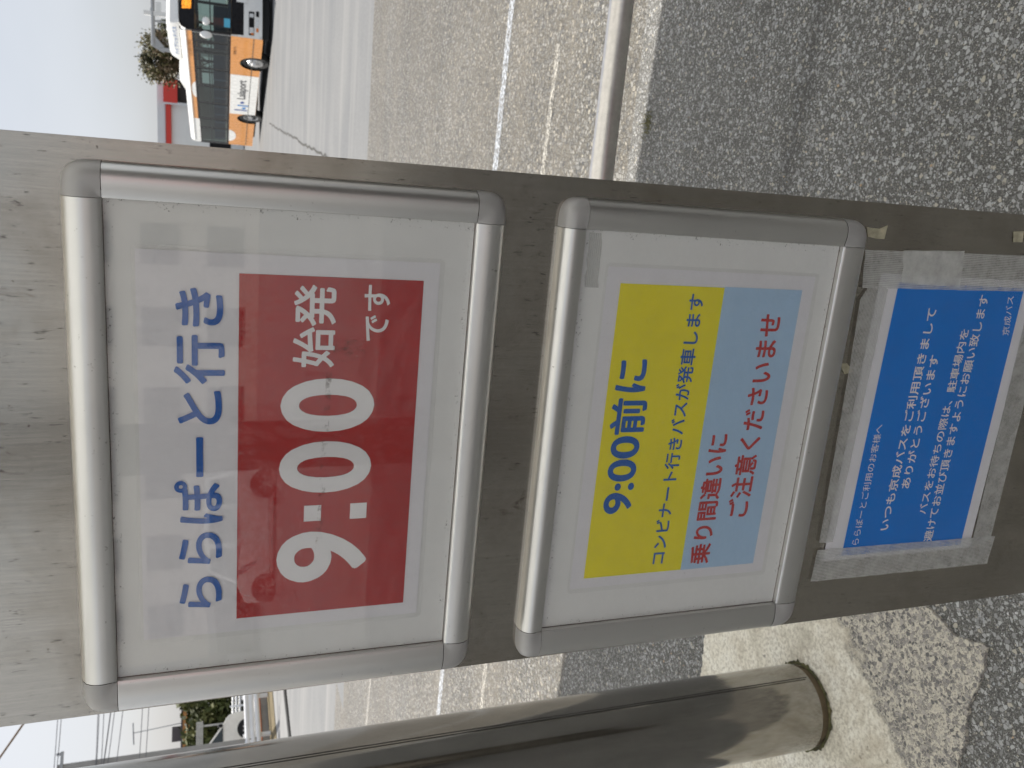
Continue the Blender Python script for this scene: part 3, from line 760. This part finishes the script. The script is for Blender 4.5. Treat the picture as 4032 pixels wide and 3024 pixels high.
# pillars and window panes on both sides
pill = [-2.03, -1.30, -.58, .90, 2.50, 4.20, 5.95, 7.05, 8.90]
for sy in (1, -1):
    y = HW * sy
    for i, s in enumerate(pill):
        wdt = .07 if i not in (0, 2, 8) else (.10 if i != 2 else .22)
        b = MB(); b.box(s - wdt, s + wdt, y - .03 * sy - .02, y - .03 * sy + .02, 1.33, 2.55); b.build('window_pillar', M['bus_black'], bus)
    b = MB(); b.box(S0 + .25, S1 - .1, y - .03 * sy - .019, y - .03 * sy + .019, 1.33, 1.42); b.box(S0 + .25, S1 - .1, y - .03 * sy - .019, y - .03 * sy + .019, 2.45, 2.55)
    b.build('window_band', M['bus_black'], bus)
    for s0, s1 in zip(pill, pill[1:]):
        p = MB(); p.quad((s0 + .05, y - .006 * sy, 1.40), (s1 - .05, y - .006 * sy, 1.40), (s1 - .05, y - .006 * sy, 2.47), (s0 + .05, y - .006 * sy, 2.47))
        pn = p.build('window', M['bus_glass'], bus)
        if s0 > -.6:
            q = MB(); q.box(s0 + .07, s1 - .07, y - .022 * sy - .010, y - .022 * sy + .010, 2.02, 2.06); q.build('window_rail', M['bus_black'], pn)
# wheels
def wheel(s, sy, rim):
    y = (HW - .03) * sy
    tb = MB()
    prof = [(.29, -.03 * sy), (.33, .0), (.46, -.005 * sy), (.485, -.04 * sy), (.485, -.25 * sy), (.30, -.28 * sy)]
    tb.lathe([(r_, h) for r_, h in prof], (s, y, .485), 36, 'y'); ty = tb.build('wheel', M['tyre'], bus, 40)
    rb = MB(); rb.lathe(rim, (s, y, .485), 36, 'y'); rb.build('rim', M['rim'], ty, 40)
    for k in range(8):
        hb = MB(); a = k * math.pi / 4; hb.lathe([(0.001, .02 * sy), (.018, .02 * sy), (.018, -.05 * sy)], (s + .165 * math.cos(a), y + (.02 if rim[1][1] * sy > 0 else -.06) * sy, .485 + .165 * math.sin(a)), 8, 'y')
        hb.build('wheel_nut', M['rim'], ty)
for sy in (1, -1):
    wheel(0, sy, [(.29, -.03 * sy), (.26, .015 * sy), (.20, .02 * sy), (.14, .03 * sy), (.12, .08 * sy), (.001, .09 * sy)])
    wheel(WB, sy, [(.29, -.02 * sy), (.25, -.03 * sy), (.20, -.14 * sy), (.13, -.15 * sy), (.10, -.03 * sy), (.001, -.02 * sy)])
# white advertising panel with lettering
side = HW + .004
def on_side(x, y, z): return (x, y, z)
def side_patch(poly, mat, name, off=0, par=None):
    b = MB(); b.add([(x, side + off, z) for x, z in poly], [tuple(range(len(poly)))]); return b.build(name, mat, par or bus)
adp = side_patch([(1.07, .32), (1.07, 1.32), (5.02, 1.32), (5.02, .93), (4.97, .32)], M['bus_white'], 'advert_panel')
def side_text(txt, s_left, s_right, z0, z1, mat, bold, par):
    # seen from outside (+y side) the text runs from larger s to smaller s
    return lettering(txt, 0, 1, z0, z1, 0, mat, par, bold, place=lambda u, k, z: (s_left + (s_right - s_left) * u, side + .006 - k, z))
side_text('Lalaport', 3.36, 1.52, .66, 1.06, M['text_grey'], .005, adp)
for s0, s1, z0, z1, mm in ((4.50, 4.60, .64, 1.15, 'logo_navy'), (3.98, 4.10, .62, 1.03, 'logo_blue')):
    side_patch([(s0, z0), (s1, z0), (s1, z1), (s0, z1)], M[mm], 'logo_bar', .006, adp)
for c, z, mm in ((4.32, .78, 'logo_blue'), (3.73, .86, 'logo_navy')):
    side_patch([(c + .11 * math.cos(R(a)), z + .075 * math.sin(R(a))) for a in range(0, 360, 20)], M[mm], 'logo_dot', .006, adp)
b = MB(); b.box(-2.0, 8.8, side - .003, side + .003, .595, .615); b.build('body_seam', M['joint'], bus)
side_patch([(2.9 + .76 * math.cos(R(a)), 2.55 + .15 * math.sin(R(a))) for a in range(0, 181, 12)], M['bus_white'], 'white_spot', 0)
side_patch([(7.72 + .72 * math.cos(R(a)), 1.33 - .29 * math.sin(R(a))) for a in range(0, 181, 12)], M['bus_white'], 'white_spot', 0)
side_text('ノンステップバス', -.10, -1.35, 2.585, 2.70, M['text_brown'], .01, bus)
side_text('京成バス', -.65, -1.25, 1.16, 1.25, M['text_brown'], .01, bus)
b = MB(); b.box(S0 + .2, S1 - .2, HW - .004, HW + .022, 2.735, 2.765); b.build('rain_gutter', M['bus_white'], bus)
# roof fairing and pod
b = MB()
fz = lambda s: 3.33 if s < .2 else 3.33 - (s - .2) * .55
P = [(-2.1, 2.93), (-2.05, 3.22), (-1.85, 3.33), (.15, 3.33), (.45, 3.28), (.95, 2.95)]
b.prism(P, -1.08, 1.08); fa = b.build('roof_fairing', M['bus_white'], bus, 30, bevel=.05)
lettering('ハイブリッドバス', 0, 1, 3.02, 3.17, 0, M['text_blue'], fa, .03, place=lambda u, k, z: (.30 - 2.1 * u, 1.084 - k, z))
b = MB(); b.prism([(.10, 3.32), (.28, 3.46), (.34, 3.46), (.30, 3.31)], .2, .26); b.build('antenna', M['bus_white'], bus)
b = MB(); b.prism([(2.0, 2.93), (2.35, 3.12), (3.0, 3.13), (3.85, 2.96)], -.95, .95); b.build('roof_pod', M['bus_white'], bus, 40, bevel=.05)
# front
def fs(t): return S0 + .26 * (abs(t) / HW) ** 3.5
def front(tz, mat, name, off=0, par=None, nt=14):
    """patch on the curved front: list of (t0,t1,z0,z1)"""
    b = MB()
    for t0, t1, z0, z1 in tz:
        for k in range(nt):
            a, c = t0 + (t1 - t0) * k / nt, t0 + (t1 - t0) * (k + 1) / nt
            b.quad((fs(a) - off, a, z0), (fs(c) - off, c, z0), (fs(c) - off + .04 * (z1 - 1), c, z1) if z1 > 2.6 else (fs(c) - off, c, z1), (fs(a) - off + .04 * (z1 - 1), a, z1) if z1 > 2.6 else (fs(a) - off, a, z1))
    return b.build(name, mat, par or bus, 40)
front([(-HW, HW, .34, .93), (1.19, HW, .93, 1.1), (-HW, -1.19, .93, 1.1)], M['bus_white'], 'front_panel')
front([(-1.19, 1.19, .93, 1.31)], M['bus_black'], 'lower_black_panel')
front([(1.20, HW, 1.1, 2.9), (-HW, -1.20, 1.1, 2.9)], M['bus_white'], 'corner_pillar')
front([(-1.20, 1.20, 2.47, 2.93)], M['bus_black'], 'destination_box')
front([(-.62, .62, 2.56, 2.85)], M['led'], 'led_display', .01)
front([(-1.20, 1.20, 1.31, 2.47)], M['wind_glass'], 'windscreen')
front([(-HW + .02, HW - .02, .12, .34)], M['bus_under'], 'front_valance', -.12)
for sg in (1, -1):
    def fl(t0, t1, z0, z1, mat, name, off): return front([(min(sg * t0, sg * t1), max(sg * t0, sg * t1), z0, z1)], mat, name, off, None, 6)
    fl(.45, 1.17, .60, .77, M['bus_black'], 'headlight', .012); fl(.95, 1.12, .615, .755, M['lamp_clear'], 'indicator_lamp', .018); fl(1.10, 1.16, .615, .70, M['lamp_orange'], 'indicator_lamp', .022)
    fl(.52, .64, .62, .75, M['lamp_clear'], 'headlight_lens', .018)
    fl(.42, .60, .45, .545, M['bus_black'], 'air_intake', .012); fl(.70, .92, .45, .545, M['lamp_clear'], 'fog_lamp', .012); fl(.95, 1.06, .46, .535, M['lamp_orange'], 'side_lamp', .012)
front([(.78, 1.04, 1.36, 1.55)], M['sticker'], 'sticker', .012)
front([(-.02, .20, .83, 1.16)], M['bus_white'], 'front_plate', .03)
b = MB()
mroot = Vector((S0 + .3, HW - .02, 2.12))
b.tube([mroot, mroot + Vector((-.25, .12, 0)), mroot + Vector((-.35, .2, -.02))], .018, 8); arm = b.build('mirror_arm', M['bus_white'], bus, 40)
def ell(c, r, seg=14):
    b = MB(); vs = []; n = seg
    for i in range(n + 1):
        for k in range(n):
            a, c2 = math.pi * i / n, 2 * math.pi * k / n
            vs.append((c[0] + r[0] * math.sin(a) * math.cos(c2), c[1] + r[1] * math.sin(a) * math.sin(c2), c[2] + r[2] * math.cos(a)))
    b.add(vs, [(i * n + k, i * n + (k + 1) % n, (i + 1) * n + (k + 1) % n, (i + 1) * n + k) for i in range(n) for k in range(n)]); return b
ell(mroot + Vector((-.38, .24, -.02)), (.09, .12, .19)).build('mirror', M['bus_white'], bus, 60)
ell(mroot + Vector((-.45, -.18, -.02)), (.06, .14, .12)).build('mirror', M['bus_white'], bus, 60)
b = MB(); b.box(-2.0, -1.9, -.9, -.2, 1.0, 1.55); b.tube([(-1.75, -.6, 1.35), (-1.55, -.6, 1.45)], .2, 14); b.build('dashboard', M['bus_black'], bus)

# ================================================================== BUILDINGS, TREE, GANTRY
M['store_wall'] = paint('store_white_wall', (.80, .80, .77), .7, 0, .04, .4)
M['store_grey'] = paint('store_grey_wall', (.66, .67, .68), .7, 0, .05, .4)
M['store_red'] = paint('store_red_fascia', (.62, .045, .03), .5, 0, .04, .6)
M['recess_shade'] = paint('recess_shade', (.05, .045, .045), .9)
st = empty('store_building', (-2, 72.5, 0), 0, 'low white store with a red stripe along the roof edge behind the bus', 'building')
b = MB(); b.box(-22, 4.4, 0, 20, 0, 5.85); b.build('wall', M['store_wall'], st)
b = MB(); b.box(-22, 5.9, -.12, 20.1, 5.85, 6.42); b.build('roof_parapet', M['store_grey'], st)
b = MB(); b.box(-22, 4.35, -.25, -.02, 5.42, 5.80); b.build('red_stripe', M['store_red'], st)
b = MB(); b.box(4.45, 6.2, -.55, -.02, 4.95, 5.95); b.build('red_signboard', M['store_red'], st)
b = MB(); b.box(4.4, 6.2, .3, 12, 0, 5.85); b.build('entrance_recess', M['recess_shade'], st)  # solid dark block: the shade of the entrance is put into its colour
b = MB(); b.tube([(4.42, -.45, 0), (4.42, -.45, 5.9)], .10, 12); b.build('downpipe', M['store_grey'], st)
for k in range(8):
    b = MB(); b.box(-20 + k * 3, -18.2 + k * 3, -.03, .05, 1, 2.6); b.build('window', M['bus_black'], st)

def leafy(name, x, y, h, rx, rz_, n, cols, label, group, seed, trunk=.1, leaf=.16, base=.32, z0=0, cat='tree'):
    rnd = random.Random(seed); o = empty(name, (x, y, z0), 0, label, cat, group)
    tb = MB(); top = h * .8
    tb.tube([(0, 0, 0), (.05, 0, h * .3), (0, .05, top)], [trunk, trunk * .75, trunk * .2], 8)
    limbs = []
    for k in range(11):
        a = rnd.random() * 6.3; z1 = h * rnd.uniform(base, .7); e = Vector((math.cos(a) * rx * rnd.uniform(.5, .9), math.sin(a) * rx * rnd.uniform(.5, .9), z1 + rz_ * rnd.uniform(.2, .6)))
        tb.tube([(0, 0, z1 * .8), e * .5 + Vector((0, 0, z1 * .4)), e], [trunk * .4, trunk * .25, trunk * .06], 5); limbs.append(e)
    tb.build('trunk', M['bark'], o)
    lb = MB(); cz = h - rz_
    clumps = []
    while len(clumps) < 46:
        p = Vector((rnd.uniform(-1, 1), rnd.uniform(-1, 1), rnd.uniform(-1, 1)))
        if p.length > 1 or p.length < .25: continue
        clumps.append((Vector((p.x * rx, p.y * rx, cz + p.z * rz_)), rnd.uniform(.16, .34) * rx, rnd.randrange(3)))
    for k in range(n):
        c, r_, mi = rnd.choice(clumps)
        p = c + Vector((rnd.gauss(0, .55), rnd.gauss(0, .55), rnd.gauss(0, .55))) * r_
        u = Vector((rnd.gauss(0, 1), rnd.gauss(0, 1), rnd.gauss(0, 1))).normalized(); w_ = u.orthogonal().normalized()
        s = leaf * rnd.uniform(.5, 1.2)
        lb.add([p - u * s, p + w_ * s * .45, p + u * s, p - w_ * s * .45], [(0, 1, 2, 3)], mi if rnd.random() < .8 else rnd.randrange(3))
    lb.build('crown', cols, o, fix=False)
    return o
M['bark'] = paint('bark', (.10, .075, .055), .9, 0, .2, 6)
def leafmat(n, c): return paint(n, c, .6, 0, .25, 1.5, spec=.3)
olive = [leafmat('olive_leaf', (.13, .115, .04)), leafmat('bronze_leaf', (.21, .15, .085)), leafmat('dark_leaf', (.06, .06, .025))]
green = [leafmat('green_leaf', (.075, .09, .024)), leafmat('light_green_leaf', (.16, .165, .055)), leafmat('deep_green_leaf', (.018, .025, .010))]
leafy('tree', 4.75, 58.6, 6.55, 1.55, 1.9, 9000, olive, 'bushy olive and bronze tree rising behind the bus roof', None, 3, .12, .13)
leafy('tree', 6.5, 60.5, 5.5, 1.0, 1.4, 2600, green, 'small dark green tree beside the traffic gantry arm', None, 4, .1, .13)

M['galv'] = paint('galvanised_steel', (.42, .43, .43), .5, .4, .08, 2)
ga = empty('signal_gantry', (5.0, 51.2, 0), 0, 'grey roadside gantry pole with a horizontal arm above the bus', 'gantry')
b = MB(); b.tube([(-.45, 0, 0), (-.45, 0, 4.85)], [.12, .10], 14); b.build('pole', M['galv'], ga, 40)
b = MB(); b.tube([(-.3, 0, 5.16), (9, 0, 5.2)], .115, 14); b.build('arm', M['galv'], ga, 40)
b = MB(); b.prism([(-.62, 4.62), (-.30, 5.28), (.18, 5.28), (.18, 5.05), (-.28, 4.62)], -.05, .05); b.build('bracket', M['galv'], ga)
for xx in (.95, 2.1):
    b = MB(); b.tube([(xx, 0, 5.1), (xx, 0, 4.3)], .05, 8); b.build('hanger', M['galv'], ga, 40)
b = MB(); b.box(1.20, 1.42, -.1, .1, 4.3, 5.60); b.build('cross_post', M['store_wall'], ga)
b = MB(); b.box(1.42, 1.9, -.12, .1, 4.75, 5.0); b.build('signal_box', M['store_wall'], ga)

# left background ------------------------------------------------------------
M['rail_white'] = paint('white_guardrail_paint', (.90, .91, .92), .35, 0, .04, 2)
M['orange_pipe'] = paint('orange_pipe', (.70, .18, .06), .5)
wlb = MB(); wlb.box(-18.85, -18.6, -5, 95, -.04, .29); tag(wlb.build('retaining_wall', M['kerb'], bevel=.01), 'low grey concrete kerb wall under the white guardrail', 'wall')
gr = empty('guardrail', (-18.2, 24, 0), 0, 'white two-beam guardrail along the raised street', 'guardrail')
def gp(px, py): return (px + 18.2, py - 24)
for yy in range(-5, 12):
    x_, y_ = gp(-18.25, 23.25 + yy * 2.05)
    b = MB(); b.tube([(x_, y_, .02), (x_, y_, .90)], .075, 12); b.build('post', M['rail_white'], gr, 40)
for z_, h_, d_ in ((.685, .165, .05), (.425, .08, .05)):
    x_, y_ = gp(-18.12, 12.6); x2, y2 = gp(-18.12, 47.5)
    b = MB(); b.prism([(y_, 0), (y2, 0), (y2, .1), (y_, .1)], 0, 1); b = MB()
    sec = [(0, -h_), (d_, -h_ * .75), (d_, -h_ * .35), (.4 * d_, -h_ * .15), (.4 * d_, h_ * .15), (d_, h_ * .35), (d_, h_ * .75), (0, h_)] if h_ > .1 else [(d_ * math.cos(R(a)), h_ * math.sin(R(a))) for a in range(0, 360, 30)]
    vs = [(x_ + dx_, yy, z_ + dz) for yy in (y_, y2) for dx_, dz in sec]; n = len(sec)
    b.add(vs, [(k, (k + 1) % n, n + (k + 1) % n, n + k) for k in range(n)] + [tuple(range(n)), tuple(range(2 * n - 1, n - 1, -1))])
    b.build('beam', M['rail_white'], gr, 40)
op = MB(); op.tube([(0, -20, 0), (0, 30, 0)], .035, 8); oo = op.build('pipe', M['orange_pipe'], None, 40, loc=(-18.56, 22, .325)); tag(oo, 'thin orange pipe along the top of the low kerb wall', 'pipe')

M['van_cream'] = paint('cream_van_paint', (.86, .82, .72), .25, 0, .03, 2, coat=.5)
M['car_white'] = paint('white_car_paint', (.78, .78, .77), .22, 0, .02, 2, coat=.5)
M['car_glass'] = tinted('car_glass', (.35, .42, .40), .35)
def car(name, loc, rz, prof, win, wheels, width, wr, paintm, label, hood_lamp):
    """prof: body outline in (forward x, z); win: glass outlines on the sides"""
    o = empty(name, loc, rz, label, 'van' if 'van' in name else 'car')
    hw = width / 2
    b = MB(); n = len(prof)
    # tumblehome: upper points move inwards
    zmax = max(z for _, z in prof)
    def yy(z): return hw * (1 - .16 * max(0, (z - .95) / (zmax - .95)) ** 1.2)
    L = [(x, -yy(z), z) for x, z in prof]; Rr = [(x, yy(z), z) for x, z in prof]
    b.add(L + Rr, [tuple(range(n)), tuple(range(2 * n - 1, n - 1, -1))] + [(i, (i + 1) % n, n + (i + 1) % n, n + i) for i in range(n)])
    b.build('body', paintm, o, 30, bevel=.04)
    for poly in win:
        for sg in (-1, 1):
            g = MB(); g.add([(x, sg * (yy(z) + .006), z) for x, z in poly], [tuple(range(len(poly)))]); g.build('side_window', M['car_glass2'], o)
    for wx in wheels:
        for sg in (-1, 1):
            a = MB(); a.add([(wx + (wr + .07) * math.cos(R(k)), sg * (hw + .004), wr + (wr + .07) * math.sin(R(k))) for k in range(-30, 211, 12)], [tuple(range(21))]); a.build('wheel_arch', M['bus_under'], o)
            t_ = MB(); t_.lathe([(wr * .62, .0), (wr * .95, .012 * sg), (wr, -.03 * sg), (wr, -.18 * sg), (wr * .5, -.2 * sg)], (wx, sg * (hw + .012), wr), 30, 'y'); ty = t_.build('wheel', M['tyre'], o, 40)
            r_ = MB()
            r_.lathe([(wr * .64, .002 * sg), (wr * .58, -.02 * sg), (wr * .54, -.05 * sg)], (wx, sg * (hw + .012), wr), 30, 'y')
            for k in range(6):
                a0 = k * math.pi / 3; ca, sa = math.cos(a0), math.sin(a0); w2 = wr * .10; ro = wr * .58
                r_.add([(wx + ca * q - sa * s_ * w2, sg * (hw + .008), wr + sa * q + ca * s_ * w2) for q, s_ in ((0, -1), (ro, -1), (ro, 1), (0, 1))], [(0, 1, 2, 3)])
            r_.build('rim', M['rim'], ty, 40)
    fx = max(x for x, _ in prof)
    for sg in (-1, 1):
        hl = ell((hood_lamp[0], sg * (hw - .2), hood_lamp[1]), (.06, .12, .1)); hl.build('headlight', M['lamp_clear'], o, 60)
        mm = ell((hood_lamp[2], sg * (hw + .09), hood_lamp[3]), (.07, .1, .1)); mm.build('mirror', M['bus_black'], o, 60)
    return o
M['car_glass2'] = paint('dark_car_glass', (.035, .045, .045), .06, 0, .1, 2)
van_prof = [(-2.0, .22), (1.96, .22), (2.02, .45), (2.0, .78), (1.94, .98), (1.84, 1.10), (1.64, 1.20), (.74, 1.92), (.5, 1.98), (-1.9, 1.98), (-2.05, 1.2)]
van = car('van', (-23.74, 28.56, .28), R(42), van_prof, [[(1.50, 1.22), (.80, 1.80), (.62, 1.86), (.62, 1.22)], [(.50, 1.22), (.50, 1.86), (-.6, 1.86), (-.6, 1.22)], [(-.75, 1.22), (-.75, 1.86), (-1.75, 1.84), (-1.75, 1.22)]],
          (1.36, -1.30), 1.60, .31, M['van_cream'], 'cream van with rounded wheel arches behind the white guardrail', (1.98, .70, 1.55, 1.32))

fn = empty('pipe_fence', (-25.9, 35.5, .28), R(38), 'white pipe railing with three thin rails behind the cream van', 'fence')
for z_ in (.45, .61, .77):
    b = MB(); b.tube([(-4, 0, z_), (9, 0, z_)], .05, 8); b.build('rail', M['rail_white'], fn, 40)
for x_ in (-3.5, 0, 3.5, 7):
    b = MB(); b.tube([(x_, 0, 0), (x_, 0, .9)], .045, 8); b.build('post', M['rail_white'], fn, 40)

M['ochre_wall'] = paint('ochre_wall', (.50, .23, .07), .7, 0, .08, .5)
M['brown_box'] = paint('brown_roof_box', (.10, .085, .085), .7)
ob = empty('ochre_building', (-42.1, 56.1, .28), R(36), 'flat-roofed ochre building far off with an aerial on top', 'building')
b = MB(); b.box(-5.5, 6, 0, 7, 0, 4.0); b.build('wall', M['ochre_wall'], ob)
b = MB(); b.box(-5.6, 6.1, -.08, 7.1, 4.0, 4.12); b.build('roof', M['brown_box'], ob)
b = MB(); b.box(-.9, .15, .4, 1.4, 4.12, 4.75); b.build('roof_box', M['brown_box'], ob)
b = MB(); b.tube([(.35, .8, 4.1), (.05, .8, 7.4)], .035, 6); b.tube([(-.75, .8, 7.35), (.75, .8, 7.45)], .05, 6); b.build('aerial', M['galv'], ob)
for k in range(4):
    b = MB(); b.box(-4.5 + k * 2.6, -3.2 + k * 2.6, -.03, .05, 1.2, 2.5); b.build('window', M['bus_black'], ob)
hedge_spots = [(-27.3, 39.0, 3.7, 1.9), (-28.9, 38.6, 2.8, 1.7), (-31.2, 37.6, 2.6, 1.7)]
hl_ = ['tall dark green bush behind the pipe railing, nearest the edge of the sign board', 'green bush below the ochre building, right behind the cream van', 'low olive bush beside the edge of the steel column']
for i, (x_, y_, h_, r_) in enumerate(hedge_spots):
    leafy('bush', x_, y_, h_, r_, h_ * .5, 6500, green if i != 2 else olive[:2] + green[:1], hl_[i], 'bushes along the raised street', 30 + i, .07, .19, .1, .28, 'bush')
M['slat'] = paint('pale_slat_paint', (.50, .49, .45), .6, 0, .1, 3)
sl = empty('slatted_board', (-26.2, 33.7, .28), R(38), 'pale slatted horizontal board on posts left of the cream van', 'board')
b = MB()
for k in range(4): b.box(-1.0, .8, -.03, .03, 2.08 + k * .075, 2.14 + k * .075)
b.build('slats', M['slat'], sl)
for x_ in (-.8, .6):
    b = MB(); b.box(x_ - .04, x_ + .04, .035, .10, 0, 2.3); b.build('post', M['slat'], sl)

# utility poles and wires
M['pole_conc'] = paint('pole_concrete', (.36, .35, .33), .8)
M['wire'] = paint('wire_grey', (.16, .16, .17), .7)
M['wire_brown'] = paint('cable_brown', (.20, .12, .06), .7)
M['insulator'] = paint('insulator', (.45, .46, .48), .3)
def upole(loc, h, rz, label, arms):
    o = empty('utility_pole', loc, rz, label, 'utility pole', 'utility poles carrying the wires')
    b = MB(); b.tube([(0, 0, 0), (0, 0, h)], [.16, .10], 14); b.build('pole', M['pole_conc'], o, 40)
    for z_ in [h - q for q in arms]:
        b = MB(); b.box(-.45, .45, -.14, -.06, z_ - .04, z_ + .04); b.build('crossarm', M['galv'], o)
        for x_ in (-.38, .38):
            b = MB(); b.lathe([(.03, 0), (.05, .03), (.03, .06), (.05, .09), (.02, .13)], (x_, -.10, z_ + .042), 10); b.build('insulator', M['insulator'], o, 40)
    b = MB(); b.lathe([(.001, 0), (.16, 0), (.16, .5), (.001, .52)], (-.30, .0, h - .85), 14); b.build('transformer', M['insulator'], o, 40)
    return o
upole((-18.25, 22.9, .42), 5.75, R(38), 'utility pole mostly hidden behind the steel column, its top showing beside it', (.12,))
upole((-9.0, 30.5, 0), 7.4, R(40), 'far utility pole standing behind the sign board', (.12, 1.25, 1.75))
def wire(a, c, sag, r_, label, mat='wire', kinks=()):
    b = MB(); a, c = Vector(a), Vector(c); pts = []
    for k in range(17):
        t_ = k / 16; p = a.lerp(c, t_); p.z -= sag * 4 * t_ * (1 - t_); pts.append(p - a)
    b.tube(pts, r_, 6); return tag(b.build('overhead_wire', M[mat], None, 40, loc=a), label, 'wire', 'overhead wires across the sky')
# heights at the near pole (distance 25 m) taken where each wire meets the column edge

WL = [((-18.15, 23.0, 6.28), (-9.0, 30.4, 7.1), 'topmost overhead wire beside the pole top'), ((-18.0, 22.9, 6.17), (-8.9, 30.4, 6.9), 'second overhead wire from the top'),
      ((-18.1, 22.75, 5.13), (-9.0, 30.4, 6.15), 'upper wire of the close pair in mid sky'), ((-18.1, 22.7, 5.10), (-8.9, 30.4, 6.05), 'lower wire of the close pair in mid sky'),
      ((-18.07, 22.68, 4.97), (-9.1, 30.4, 5.9), 'single wire just under the close pair'), ((-18.04, 22.66, 4.90), (-9.0, 30.4, 4.75), 'steeply sloping dark wire over the far building'),
      ((-18.01, 22.62, 4.78), (-8.9, 30.4, 4.7), 'thin wire alongside the steeply sloping one'), ((-17.94, 22.55, 4.53), (-9.1, 30.4, 4.55), 'lone sloping wire above the rooftop aerial'),
      ((-17.77, 22.37, 3.89), (-9.0, 30.4, 4.5), 'wire crossing the mast of the aerial, upper'), ((-17.72, 22.32, 3.71), (-8.9, 30.4, 4.3), 'wire crossing the mast of the aerial, lower')]
for a, c, lab in WL:
    a = Vector(a); c = Vector(c); wire(a + (a - c) * .02, c, .25, .011 if 'dark' not in lab else .018, lab)
cb = wire((-18.8, 23.7, 8.2), (-9.6, 24.2, 2.6), .1, .032, 'thick brown slanting cable in the upper corner of the sky', 'wire_brown')

# ================================================================== BEHIND THE VIEWER (seen only as reflections in the cover and steel)
wagon = [(-1.75, .22), (1.66, .22), (1.74, .5), (1.70, .85), (1.2, 1.05), (.85, 1.72), (.6, 1.80), (-1.55, 1.78), (-1.76, 1.1)]
GZ = lambda y: -.01 + (y + 7.5) * 17.79 / 292.5
car('car', (-9.82, -20.56, GZ(-20.56)), math.atan2(.74, -2.65), wagon, [[(1.12, 1.05), (.80, 1.66), (.25, 1.70), (.25, 1.05)], [(.12, 1.05), (.12, 1.70), (-.75, 1.69), (-.75, 1.05)], [(-.88, 1.05), (-.88, 1.69), (-1.5, 1.66), (-1.6, 1.08)]], (1.36, -1.36), 1.48, .31, M['car_white'],
    'white parked wagon behind the viewer, mirrored in the upper notice cover', (1.66, .7, .98, 1.1))
M['far_beige'] = paint('beige_wall', (.52, .49, .45), .8, 0, .06, .4)
M['far_pink'] = paint('pale_pink_wall', (.60, .44, .40), .8, 0, .06, .4)
bk = empty('office_building', (-12, -40, -2.5), 0, 'pale block of flats behind the viewer, mirrored in the covers', 'building')
b = MB(); b.box(-14, 10, -9, 0, 0, 9); b.build('wall', M['far_beige'], bk)
for i in range(6):
    for j in range(3):
        b = MB(); b.box(-12.5 + i * 3.8, -10.7 + i * 3.8, -.05, .06, 1.2 + j * 2.8, 2.8 + j * 2.8); b.build('window', M['bus_black'], bk)
bk2 = empty('shop_building', (9, -34, -2), 0, 'pale pink shop with an awning behind the viewer', 'building')
b = MB(); b.box(-7, 16, -9, 0, 0, 6.5); b.build('wall', M['far_pink'], bk2)
for i in range(5):
    b = MB(); b.box(-6 + i * 4.2, -3 + i * 4.2, -.05, .06, .4, 2.6); b.build('window', M['bus_black'], bk2)
b = MB(); b.prism([(-6.5, 3.0), (15, 3.0), (15, 3.4), (-6.5, 3.4)], 0, 1.6); b.build('awning', M['store_red'], bk2)
